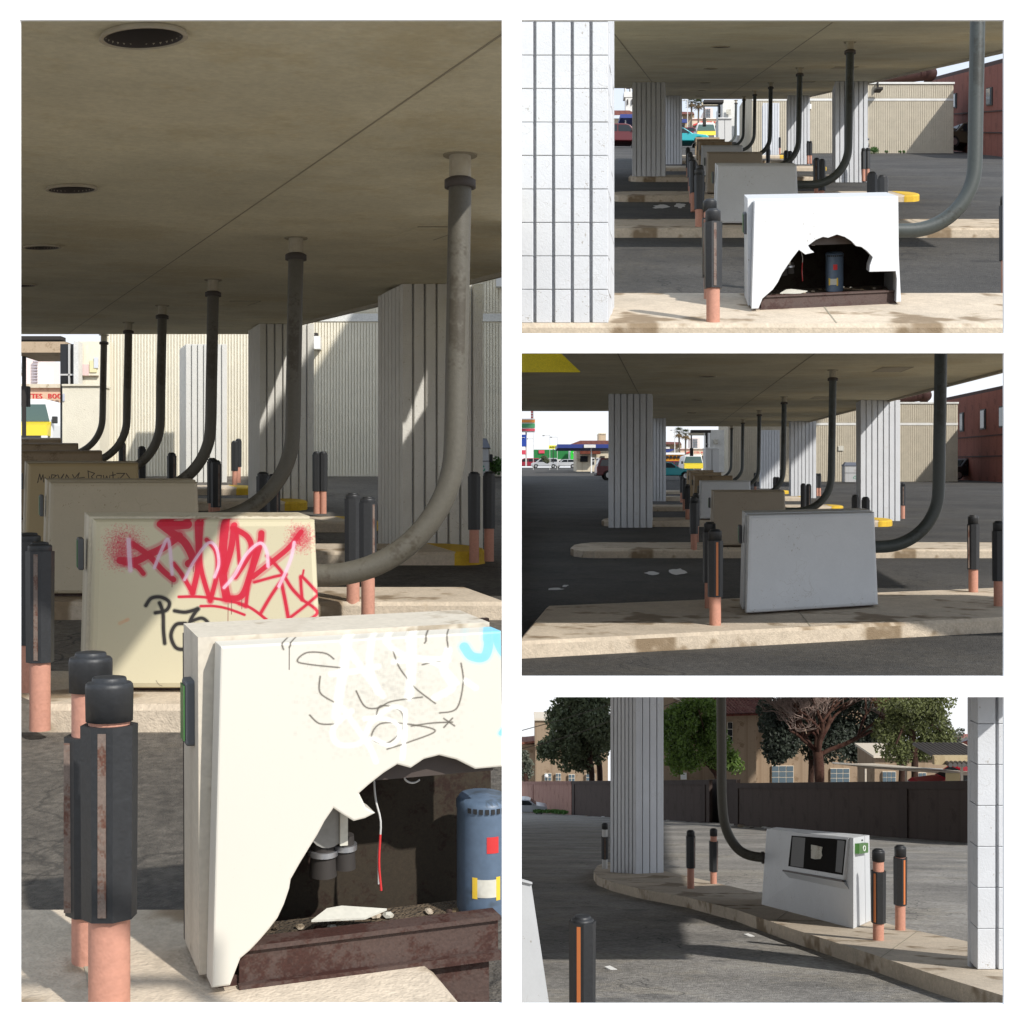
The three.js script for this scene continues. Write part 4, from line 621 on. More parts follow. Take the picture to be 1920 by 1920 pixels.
  const lp = thing('street_light', 'thin grey street light pole by the fan palms ' + w, 'street light', L(p(1289), foot(160), 160)); sub(lp, 'pole', M.sleeveWhite, p(1288.6), q(188), p(1290), foot(160), 160, 0.08); sub(lp, 'arm', M.sleeveWhite, p(1282), q(187), p(1289.5), q(188), 160, 0.08); sub(lp, 'lamp_head', M.sleeveWhite, p(1280), q(187), p(1284), q(188.6), 160, 0.2);
  // porch of the bank building with its dark window and the white cabinet
  const po = thing('bank_porch', 'dark edged porch roof at the end of the lanes ' + w, 'porch', L(p(1338), q(262), 98));
  at('porch_roof', pbox(p(1320), q(187), p(1357), q(192), 92, 0.5), M.dark, po); sub(po, 'porch_soffit', BM.cream, p(1316), q(192), p(1348), q(197), 100, 0.4); sub(po, 'post', M.dark, p(1319.5), q(197), p(1321.5), q(222), 99, 0.2);
  sub(po, 'dark_window', M.glassDark, p(1346.5), q(192), p(1355), q(225), 97, 0.4); sub(po, 'window_bar', M.sleeveWhite, p(1346.5), q(213), p(1355), q(214), 96.8, 0.1); sub(po, 'window_bar', M.sleeveWhite, p(1351), q(192), p(1351.7), q(225), 96.8, 0.1);
  sub(po, 'side_wall', BM.pale, p(1355), q(187), p(1382), q(266), 96, 3); sub(po, 'poster', M.paper, p(1362), q(205), p(1370), q(214), 95.8, 0.05); sub(po, 'street_sign', M.dark, p(1318), q(221), p(1324), q(236), 98.5, 0.2);
  const cb = pthing('utility_cabinet', 'pale grey cabinet standing before the porch wall ' + w, 'cabinet', p(1347), q(222), p(1372), foot(91), 91, 1.2, M.sleeveWhite, null, 'cabinet_body'); sub(cb, 'cabinet_lid', M.white, p(1346.5), q(220.5), p(1372.5), q(222), 90.9, 1.3); sub(cb, 'door_seam', M.dark, p(1358.8), q(224), p(1359.2), foot(91) - 3, 90.98, 0.02);
}
const B = site(1287, 236, 1.75, 1.6), C = site(1260, 859, 1.75, 1.6);
const nT = [[575, 1105], [610, 985], [700, 905], [745, 840], [780, 765], [870, 630], [930, 552], [985, 592], [1065, 572], [1035, 550], [1012, 512], [1080, 460], [1145, 432], [1190, 440], [1270, 408], [1340, 428], [1400, 465], [1440, 507], [1490, 515], [1540, 550], [1592, 605], [1565, 680], [1560, 737], [1802, 728], [1812, 800], [1805, 1040]].map(([x, y]) => [(x - 515) / 1335 * 1.36, Math.max(0.025, (1100 - 0.052 * (x - 515) - y) / 1010 * 0.99)]);
{
  const WB = 'past the sunlit smashed kiosk';
  lanes(B, { vy: 236, margin: 1.0, gR: 112, strip: 1400, PD: [12.1, 22.7, 33, 44.5, 55, 65.5, 76], vs: 1.39, du: -0.25, g0: 11.32, i0: [11.36, 13.5], isk: 0, c0: 17.9, cEnd: 73, cLeft: 52, w0: 1.36, h0: 0.945, h1: 0.965, yaw: 0.35, k0u: 0.09,
    lights: [[0.59, 24.6], [0.59, 34], [0.59, 45], [0.59, 55], [0.59, 65]], hatch: [33, 44],
    columns: [[-1.372, 11.42, 0.735, 'big sunlit ribbed block column standing beside the smashed kiosk', { courses: 11, ns: 4, n: 5, base: -0.1 }], [-1.72, 44.6, 1.05, 'shaded ribbed column on the left side of the lanes, behind the big sunlit column', {}], [-1.1, 64, 0.9, 'dim ribbed column behind the shaded one on the left of the lanes', {}], [4.62, 43.6, 1.0, 'half sunlit ribbed column beside the grey recycling bin, lot of the smashed kiosk', {}], [4.62, 64, 1.0, 'half sunlit ribbed column next behind the one by the bin, lot of the smashed kiosk', {}], [4.62, 85, 1.0, 'farthest ribbed column on the wall side, lot of the smashed kiosk', {}]],
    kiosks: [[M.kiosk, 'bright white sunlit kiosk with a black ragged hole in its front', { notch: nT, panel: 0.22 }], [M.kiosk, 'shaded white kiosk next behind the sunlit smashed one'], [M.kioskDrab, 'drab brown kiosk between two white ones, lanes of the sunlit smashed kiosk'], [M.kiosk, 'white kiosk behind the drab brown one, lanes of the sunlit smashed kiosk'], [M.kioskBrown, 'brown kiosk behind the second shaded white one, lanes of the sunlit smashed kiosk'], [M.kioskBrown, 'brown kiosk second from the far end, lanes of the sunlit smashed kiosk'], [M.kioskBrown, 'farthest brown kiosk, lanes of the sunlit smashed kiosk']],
    postsBase: [[1337, 603, 'strip', 0.27], [1331, 560, 'left', 0.2], [1310, 425, 'plain'], [1313, 410, 'plain'], [1297, 372, 'plain'], [1888, 540, 'plain'], [1619, 334, 'plain'], [1627, 333, 'plain'], [1515, 303, 'plain'], [1520, 303, 'plain'], [1462, 286, 'plain']],
    postsTop: [[1635, 322, 'plain'], [1655, 328, 'plain'], [1531, 296, 'strip'], [1541, 298, 'plain'], [1474, 282, 'plain'], [1481, 283, 'plain'], [1440, 272, 'plain'], [1300, 300, 'plain'], [1294, 285, 'plain'], [1290, 276, 'plain']],
    L: { canopy: 'dark stucco canopy over the lanes of the sunlit smashed kiosk', light: 'round recessed downlight over the lanes of the sunlit smashed kiosk', colGroup: 'columns round the sunlit smashed kiosk', kGroup: 'kiosks in the lanes of the sunlit smashed kiosk', tube0: 'thick grey tube bending into the sunlit smashed kiosk', tube: 'tubes in the lanes of the sunlit smashed kiosk', who: ['shaded white kiosk next behind the sunlit smashed one', 'drab brown kiosk, lanes of the sunlit smashed kiosk', 'white kiosk behind the drab brown one, sunlit smashed kiosk lanes', 'brown kiosk behind the second white one, sunlit smashed kiosk lanes', 'second farthest brown kiosk, lanes of the sunlit smashed kiosk', 'farthest brown kiosk, lanes of the sunlit smashed kiosk'], post: 'pink post in a black sleeve, lanes of the sunlit smashed kiosk' } });
  const kB = scene.children.find((o) => o.userData.label?.startsWith('bright white sunlit kiosk')); works(kB, B, 1.36, 0.945, 1.0, 0.35, { k0: 0.02, motorX: 0.80, motorR: 0.085 });
  const w = ribWall(B, 'block_building', 'beige ribbed block building with a white band, behind the half sunlit columns', 4.2, B.u(1788, 90), 90, B.v(158, 90), B.v(190, 90), B.v(184, 90), BM.rib, 0.14, 5);
  const lamp = (px, py, d, lab) => { const t = thing('wall_lamp', lab, 'wall lamp', L(px, py, d)); at('lamp_box', pbox(px - 3.5, py - 4, px + 3.5, py + 5, d - 0.28, 0.28), M.white, t); at('bracket', pbox(px - 1.5, py - 7, px + 1.5, py - 4, d - 0.1, 0.1), M.dark, t); };
  lamp(1518, 199, 90, 'white box lamp on the beige ribbed building');
  const fl = thing('flood_lamp', 'small dark flood lamp on an arm at the top of the beige ribbed building', 'lamp', L(1648, 165, 90)); at('arm', pbox(1646, 152, 1647.5, 165, 89.6, 0.3), M.dark, fl); at('lamp_head', pbox(1644, 163, 1656, 167, 88.9, 0.8), M.dark, fl);
  const duct = (s, ox, oy, d, lab) => { const t = thing('roof_duct', lab, 'duct', L(1710 + ox, 156 + oy, d)), r = 0.42; const a = L(1625 + ox, 152 + oy, d), b = L(1742 + ox, 138 + oy, d); at('duct_pipe', tube([a, b], r, 6, 16), BM.duct, t); at('end_cap', new THREE.SphereGeometry(r * 1.25, 18, 12).translate(b.x, b.y, b.z), BM.duct, t); at('end_collar', new THREE.CylinderGeometry(r * 1.15, r * 1.15, 0.25, 18).rotateZ(Math.PI / 2).translate(b.x - r * 1.2, b.y, b.z), BM.duct, t); at('leg', pbox(1736 + ox, 142 + oy, 1748 + ox, 175 + oy, d, 0.5), BM.duct, t); at('equipment', pbox(1690 + ox, 143 + oy, 1697 + ox, 160 + oy, d + 1, 2), M.dark, t); };
  duct(B, 0, 0, 93, 'fat rust brown duct on the roof of the beige ribbed building');
  const brick = (s, pts, lab, wins) => {                              // oblique brick front: pts = [px, row top, d] at both ends
    const [[x0, y0, d0], [x1, y1, d1]] = pts, g0 = s.ground(0, d0).y - 1, g1 = s.ground(0, d1).y - 1, a = L(x0, y0, d0), b = L(x1, y1, d1), t = thing('brick_building', lab, 'building', V((a.x + b.x) / 2, Math.min(g0, g1), (a.z + b.z) / 2)), n = V(-(b.z - a.z), 0, b.x - a.x).normalize().multiplyScalar(-6);
    const low = (p, y) => V(p.x, y, p.z);
    at('wall', prism([a, b, low(b, g1), low(a, g0)], [a.clone().add(n), b.clone().add(n), low(b, g1).add(n), low(a, g0).add(n)]), BM.brick, t);
    for (const [f0, f1, h0, h1] of wins) { const P = (f, h) => { const e = a.clone().lerp(b, f), y = e.y + (g0 + (g1 - g0) * f - e.y) * h; return V(e.x, y, e.z); }, q = n.clone().multiplyScalar(-0.012), r = n.clone().multiplyScalar(-0.02); const wi = at('window', prism([P(f0, h0).add(q), P(f1, h0).add(q), P(f1, h1).add(q), P(f0, h1).add(q)], [P(f0, h0), P(f1, h0), P(f1, h1), P(f0, h1)]), M.black, t); const e = (f1 - f0) * 0.16, k = (h1 - h0) * 0.07; at('pane', prism([P(f0 + e, h0 + k).add(r), P(f1 - e, h0 + k).add(r), P(f1 - e, h1 - k).add(r), P(f0 + e, h1 - k).add(r)], [P(f0 + e, h0 + k).add(q), P(f1 - e, h0 + k).add(q), P(f1 - e, h1 - k).add(q), P(f0 + e, h1 - k).add(q)]), M.glassBlue, t, wi); }
    const c = V(0, 0.25, 0); at('coping', prism([a, b, b.clone().add(n), a.clone().add(n)], [a.clone().add(c), b.clone().add(c), b.clone().add(n).add(c), a.clone().add(n).add(c)]), BM.duct, t);
    for (const h of [0.42, 0.62]) { const P = (f, hh) => { const e = a.clone().lerp(b, f); return V(e.x, e.y + (g0 + (g1 - g0) * f - e.y) * hh, e.z); }, q = n.clone().multiplyScalar(-0.01); at('brick_course', prism([P(0, h).add(q), P(1, h).add(q), P(1, h + 0.012).add(q), P(0, h + 0.012).add(q)], [P(0, h), P(1, h), P(1, h + 0.012), P(0, h + 0.012)]), BM.duct, t); }
  };
  brick(B, [[1742, 153, 108], [1935, 104, 72]], 'red brick building beyond the beige ribbed one, lot of the sunlit smashed kiosk', [[0.31, 0.36, 0.2, 0.36], [0.66, 0.71, 0.2, 0.37]]);
  car('suv', B.ground(B.u(1806, 92), 92), 0.4, paint(0.09, 0.075, 0.05), 'parked_suv', 'dark olive SUV parked by the red brick building, lot of the sunlit smashed kiosk');
  recycleBin(B.ground(B.u(1617, 84), 84), 0.75, 'grey recycling bin with a green arrow mark, past the sunlit smashed kiosk');
  weedClump(B.ground(B.u(1639, 88), 88), 0.36, 'green weed clump beside the recycling bin, lot of the sunlit smashed kiosk'); for (const x of [1662, 1688, 1694]) weedClump(B.ground(B.u(x, 89.5), 89.5), 0.14, 'tiny weed at the foot of the beige ribbed wall', 'tiny weeds along the ribbed wall');
  street(B, 0, 0, WB, { fc0: 1163, suv: 0 });
  const sp = (s, pts, lab) => pts.forEach(([px, py, w, h]) => { const d = s.dG(py), n = 14, o = []; for (let i = 0; i < n; i++) { const a = i / n * 6.283, k = rr(0.6, 1.15); o.push([s.u(px + Math.cos(a) * w * k, d), d + Math.sin(a) * h * k * d / 60]); } tag(mesh('paint_spill', prism(o.map(([u, dd]) => s.W(u, -s.hg + 0.004, dd)), o.map(([u, dd]) => s.W(u, -s.hg + 0.006, dd))), M.sleeveWhite), lab, 'paint spill', lab); });
  sp(B, [[1240, 388, 16, 1.6], [1275, 386, 11, 1.8]], 'patch of dried white paint on the asphalt, lanes of the sunlit smashed kiosk');

  // lot three
  const WC = 'past the grey-white kiosk';
  lanes(C, { vy: 859, margin: 0.05, gR: 124, strip: 1375, PD: [14.25, 25.3, 36.5, 47, 58, 69], vs: 1.62, du: 0, g0: 10.85, i0: [13.2, 16.2], isk: 0.4, c0: 15.75, cEnd: 72, cLeft: 48.5, w0: 1.46, h0: 1.02, h1: 1.0, yaw: 0.55, k0u: 0.03, sky: [-1.715, -1.715, 15.75, 26.3],
    lights: [[0.70, 27.7], [0.70, 39], [0.70, 50], [0.70, 60]], hatch: [25, 37],
    columns: [[-1.60, 35.4, 1.1, 'shaded ribbed column carrying the canopy beside the yellow lined opening', {}], [-1.15, 57, 0.9, 'dim ribbed column behind the one beside the yellow lined opening', {}], [5.26, 39.2, 1.1, 'half sunlit ribbed column by the yellow kerb end, lot of the grey-white kiosk', {}], [5.2, 61.5, 1.1, 'half sunlit ribbed column next behind, between two tubes, lot of the grey-white kiosk', {}], [5.1, 81, 1.1, 'farthest ribbed column on the wall side, lot of the grey-white kiosk', {}]],
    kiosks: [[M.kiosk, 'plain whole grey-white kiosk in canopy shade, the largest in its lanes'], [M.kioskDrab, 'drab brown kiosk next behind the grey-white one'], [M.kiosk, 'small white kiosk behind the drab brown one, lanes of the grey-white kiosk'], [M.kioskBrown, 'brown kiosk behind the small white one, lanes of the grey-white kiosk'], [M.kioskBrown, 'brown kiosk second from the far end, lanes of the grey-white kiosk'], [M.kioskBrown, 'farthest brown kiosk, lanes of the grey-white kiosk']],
    postsBase: [[1341, 1172, 'orange'], [1331, 1140, 'plain'], [1301, 1030, 'plain'], [1305, 1012, 'plain'], [1289, 974, 'plain'], [1825, 1110, 'left'], [1873, 1136, 'plain'], [1693, 966, 'strip'], [1532, 926, 'plain'], [1537, 926, 'plain'], [1462, 909, 'plain']],
    postsTop: [[1604, 927, 'plain'], [1623, 931, 'plain'], [1506, 906, 'plain'], [1516, 907, 'strip'], [1453, 894, 'plain'], [1458, 894, 'plain'], [1416, 886, 'plain'], [1283, 898, 'plain'], [1278, 892, 'plain']],
    L: { canopy: 'dark stucco canopy with a yellow lined opening', light: 'round recessed downlight in the canopy with the yellow lined opening', colGroup: 'columns round the grey-white kiosk', kGroup: 'kiosks in the lanes of the grey-white kiosk', tube0: 'thick dark tube bending into the plain grey-white kiosk', tube: 'tubes in the lanes of the grey-white kiosk', who: ['drab brown kiosk next behind the grey-white one', 'small white kiosk, lanes of the grey-white kiosk', 'brown kiosk behind the small white one, grey-white kiosk lanes', 'second farthest brown kiosk, lanes of the grey-white kiosk', 'farthest brown kiosk, lanes of the grey-white kiosk'], post: 'pink post in a black sleeve, lanes of the grey-white kiosk' } });
  ribWall(C, 'block_building', 'beige ribbed block building with a white notice, beside the half sunlit columns', 4.2, C.u(1796, 105), 105, C.v(757, 105), C.v(798, 105), C.v(792, 105), BM.rib, 0.16, 5);
  tag(mesh('wall_notice', pbox(1572, 836, 1582, 845, 104.9, 0.03), M.paper), 'small pale notice on the beige ribbed wall above the dumpster', 'notice');
  duct(C, -8, 603, 108, 'fat rust brown duct on the roof above the ribbed wall with the notice');
  brick(C, [[1770, 752, 118], [1935, 718, 96]], 'red brick building beyond the ribbed wall with the notice', [[0.22, 0.27, 0.16, 0.36], [0.47, 0.53, 0.16, 0.36], [0.68, 0.74, 0.16, 0.36]]);
  car('suv', C.ground(C.u(1812, 112), 112), 0.4, paint(0.02, 0.02, 0.022), 'parked_suv', 'black SUV parked in the shade of the red brick building');
  recycleBin(C.ground(C.u(1597, 97), 97), 1.0, 'white dumpster bin below the notice on the ribbed wall');
  street(C, -24, 619, WC, { fc0: 1045, suv: 36 });
  sp(C, [[1222, 1075, 13, 1.3], [1272, 1072, 19, 1.7], [1040, 1105, 16, 0.5], [1060, 1099, 6, 0.5]], 'patch of dried white paint on the asphalt beside the grey-white kiosk');
  // far left of lot three: traffic, fuel station signs, truck
  const G = (px, d) => C.ground(C.u(px, d), d), fy = (d) => 859 + C.hg * F / d;
  car('minivan', G(1022, 245), 0, paint(0.42, 0.43, 0.45), 'parked_minivan', 'silver minivan before the green truck');
  car('hatch', G(1060, 248), 0, paint(0.5, 0.51, 0.52), 'parked_car', 'silver hatchback behind the minivan, before the green truck');
  car('suv', G(988, 250), 0.05, paint(0.30, 0.02, 0.04), 'parked_suv', 'red SUV nosing in beside the silver minivan');
  const tk = pthing('truck_trailer', 'long green truck trailer with a bright green rear door', 'truck', 1001, 843, 1068, 864, 256, 2.4, BM.green, null, 'trailer_side');
  sub(tk, 'rear_door', BM.greenBright, 1070, 845, 1082, 863, 250, 0.3); sub(tk, 'rear_frame', M.white, 1068, 842, 1084, 865, 250.4, 5); sub(tk, 'skirt', BM.pale, 1003, 861, 1068, 866, 255.8, 0.2); sub(tk, 'maroon_panel', BM.signRed, 1010, 844, 1021, 850, 255.8, 0.1); sub(tk, 'door_mark', M.white, 1074.5, 848, 1077, 850, 249.9, 0.1);
  for (const x of [1050, 1058, 1072, 1078]) at('wheel', new THREE.CylinderGeometry(0.5, 0.5, 0.3, 18).rotateX(Math.PI / 2).translate(L(x, 869, 250).x, L(0, 869, 250).y, -250.2), CM.tyre, tk);
  const pb = thing('yellow_sign', 'small yellow sign board on a post beside the blue canopy', 'sign', L(1037, 868, 200)); sub(pb, 'board', BM.lemon, 1029, 835, 1046, 841.5, 200, 0.3); sub(pb, 'post', M.dark, 1036.5, 841.5, 1038, 868, 200.1, 0.2); at('lettering', (() => { const g = new TextGeometry('SLOW FOR', { font, size: 2.3 / F * 200, depth: 0.05, curveSegments: 2 }), a = L(1030.5, 839.2, 199.98); return g.translate(a.x, a.y, a.z); })(), M.black, pb);
  const py = thing('pylon_sign', 'tall store pylon sign with orange, green and red stripes', 'sign', L(984, 872, 150));
  sub(py, 'board', M.white, 965, 785, 1003.5, 810, 150, 0.6); sub(py, 'orange_stripe', BM.orange, 965, 787, 1003, 792, 149.9, 0.1); sub(py, 'green_stripe', BM.signGreen, 965, 794, 1003, 802, 149.9, 0.1); sub(py, 'red_stripe', BM.signRed, 965, 804, 1003, 808, 149.9, 0.1); sub(py, 'price_board', BM.price, 965, 815, 987, 837, 150, 0.5); sub(py, 'price_line', M.white, 966, 820, 984, 820.8, 149.9, 0.1); sub(py, 'lower_board', BM.signRed, 965, 844, 986, 852, 150, 0.4); sub(py, 'post', M.sleeveWhite, 985, 810, 988, 874, 150.3, 0.3);
  const fg = thing('flag', 'drooping red and white striped flag on a pole above the pylon sign', 'flag', L(996, 874, 165)); sub(fg, 'pole', M.sleeveWhite, 999.5, 771, 1000.3, 874, 165, 0.08); const fl2 = sub(fg, 'cloth', M.red, 995.5, 771, 999.3, 788, 165, 0.06); for (const y of [774, 779, 784]) sub(fg, 'white_stripe', M.white, 995.4, y, 999.4, y + 2, 164.98, 0.09, fl2);
  for (const [x, y, l] of [[1031, 817, 'street light with a long arm above the green truck'], [1045, 820, 'thin light pole above the yellow sign'], [1000, 823, 'thin light pole beside the pylon sign']]) { const t = thing('street_light', l, 'street light', L(x, fy(210), 210)); sub(t, 'pole', M.sleeveWhite, x - 0.4, y, x + 0.4, fy(210), 210, 0.1); sub(t, 'arm', M.sleeveWhite, x - 12, y - 0.8, x + 0.4, y, 210, 0.1); sub(t, 'lamp_head', M.cast, x - 14, y - 1, x - 10, y + 0.6, 210, 0.3); }
  const to = pthing('tan_tower', 'plain tan block tower behind the red tiled roof', 'building', 1123, 813, 1136, 834, 300, 6, BM.tan); sub(to, 'parapet', BM.cream, 1122.5, 812, 1136.5, 814, 299.8, 6.4);
  const bs = pthing('school_bus', 'orange yellow school bus with a white roof behind the turquoise car', 'bus', 1225, 853, 1283, 872, 158, 2.4, BM.bus, null, 'body'); sub(bs, 'roof', M.white, 1224, 848.5, 1284, 852.5, 157.9, 2.5); for (let x = 1228; x < 1280; x += 7) sub(bs, 'window', M.glassDark, x, 854.5, x + 5, 859.5, 157.85, 0.2); sub(bs, 'black_rail', M.black, 1225, 864, 1283, 864.8, 157.9, 0.1); sub(bs, 'wheel_arch', M.black, 1240, 867, 1252, 874, 157.9, 0.2);
  for (const [x, l] of [[1110, 'fuel pump on the station forecourt near the maroon SUV'], [1118, 'fuel pump next to the one near the maroon SUV']]) { const t = pthing('fuel_pump', l, 'fuel pump', x, 858, x + 5, 872, 178, 0.6, M.sleeveWhite, null, 'cabinet'); sub(t, 'screen', M.glassDark, x + 0.8, 860, x + 4.2, 863, 177.95, 0.08); sub(t, 'hose_panel', M.dark, x + 0.8, 865, x + 4.2, 871, 177.95, 0.06); }
  tag(mesh('flowering_bush', leafBall(L(1020, 860, 235).x, L(0, 862, 235).y, -235, 1.2, 0.7, 0.8, 700, 0.25, 5), FOL.olive), 'low olive bush before the green truck', 'bush');
}
// ------------------------------------------------------------------ behind the olive canopy: ribbed building, bin, porch, van, store
{
  const s = A, G = (px, d) => s.ground(s.u(px, d), d), foot = (d) => 763 + s.hg * F / d;
  ribWall(s, 'block_building', 'bright cream ribbed block building with a white band behind the cream columns', s.u(192, 36.5), -s.kx * 36.5 - 0.1, 36.5, s.v(478, 36.5), s.v(605, 36.5), s.v(586, 36.5), BM.ribLeft, 0.078, 4);
  const lamp = (px, py, l) => { const t = thing('wall_lamp', l, 'wall lamp', L(px, py, 36.5)); at('lamp_box', pbox(px - 8, py - 12, px + 8, py + 12, 36.2, 0.27), M.white, t); at('bracket', pbox(px - 3, py - 18, px + 3, py - 12, 36.3, 0.17), M.dark, t); };
  lamp(592, 642, 'white box lamp on the bright cream ribbed building'); lamp(938, 525, 'lamp high on the cream ribbed wall near the recycling bin');
  recycleBin(G(895, 35.4), 0.6, 'white recycling bin with green arrows beside the cream ribbed wall');
  weedClump(G(923, 35.8), 0.36, 'leafy green shrub beside the white recycling bin');
  const po = thing('bank_porch', 'tan porch soffit and dark window beyond the brown kiosks, before the pale tower', 'porch', L(90, foot(38), 38));
  sub(po, 'porch_soffit', BM.tan, 20, 640, 122, 661, 42, 2.5); sub(po, 'porch_edge', M.dark, 20, 630, 114, 637, 36, 0.4); sub(po, 'dark_window', M.glassDark, 113, 645, 140, foot(36.1), 36.1, 0.4); sub(po, 'window_bar', M.sleeveWhite, 128, 645, 130.5, 724, 36.0, 0.08); sub(po, 'window_bar', M.sleeveWhite, 113, 701, 140, 704, 36.0, 0.08); sub(po, 'white_post', BM.pale, 138, 640, 147, foot(35.9), 35.9, 0.35);
  sub(po, 'poster_wall', BM.ribLeft, 146, 640, 206, foot(36.3), 36.3, 0.15); sub(po, 'poster', std(0.7, 0.52, 0.50, { rough: 0.6 }), 152, 683, 166, 704, 36.27, 0.03); sub(po, 'poster', std(0.72, 0.66, 0.40, { rough: 0.6 }), 168, 676, 181, 698, 36.27, 0.03); sub(po, 'poster', std(0.62, 0.64, 0.70, { rough: 0.6 }), 176, 670, 184, 690, 36.25, 0.02); sub(po, 'ledge', M.concreteDark, 151, 704, 184, 706, 36.22, 0.06);
  sub(po, 'porch_post', M.dark, 41, 661, 46, foot(43), 43, 0.15); sub(po, 'street_sign', M.dark, 38, 724, 53, 762, 43.5, 0.2);
  const cb = pthing('utility_cabinet', 'tall cream cabinet beyond the farthest brown kiosk of the olive canopy', 'cabinet', 117, 723, 187, foot(33), 33, 0.8, BM.ribLeft, null, 'cabinet_body'); sub(cb, 'cabinet_lid', BM.ribLeft, 116, 720, 188, 723.5, 32.95, 0.9); sub(cb, 'warning_label', std(0.5, 0.52, 0.6, { rough: 0.6 }), 117.5, 738, 121, 752, 32.97, 0.02);
  frontVan(G(46, 52), 'yellow and white van seen past the farthest brown kiosk, before the lettered store', 2.0);
  car('hatch', G(112, 58), Math.PI / 2 + 0.1, paint(0.75, 0.76, 0.78), 'parked_car', 'white car beside the yellow van, half behind the cream cabinet');
  const st = pthing('store', 'tan store with large red letters behind the yellow van by the cream cabinet', 'store', -60, 722, 200, foot(76), 76, 8, std(0.72, 0.52, 0.36, { map: T.dirty, rough: 0.9 }));
  sub(st, 'coping', BM.cream, -62, 720, 202, 727, 75.8, 0.3); sub(st, 'canopy_line', M.shelf, 50, 757.5, 200, 760, 75.4, 0.6); sub(st, 'notice', M.glassBlue, 99, 769, 114, 786, 75.9, 0.08); sub(st, 'sunshade', std(0.6, 0.13, 0.08, { rough: 0.6 }), 52, 750, 76, 755, 75.5, 0.4);
  const tx = (txt, px, py, hpx, d) => { const g = new TextGeometry(txt, { font, size: hpx / F * d, depth: 0.1, curveSegments: 3 }), a = L(px, py, d); return g.translate(a.x, a.y, a.z); };
  at('red_lettering', tx('TTES', 53, 747.5, 9, 75.7), M.red, st); at('red_lettering', tx('BOO', 90, 747.5, 9, 75.7), M.red, st);
  const tw = pthing('tower_block', 'tall pinkish tower block over the lettered store', 'building', 47, 672, 84, 740, 240, 8, std(0.75, 0.62, 0.58, { rough: 0.9 }));
  sub(tw, 'side_wing', std(0.78, 0.72, 0.64, { rough: 0.9 }), 70, 684, 86, 740, 239.5, 4); for (let r = 0; r < 8; r++) for (let c = 0; c < 4; c++) sub(tw, 'window', std(0.5, 0.45, 0.48, { rough: 0.4 }), 61 + c * 2.6, 676 + r * 5.4, 62.6 + c * 2.6, 678.6 + r * 5.4, 239.3, 0.5);
  palm(s.ground(s.u(32, 90), 90), 4.3, 0.5, 'palm top at the edge of the porch by the pale tower');
}
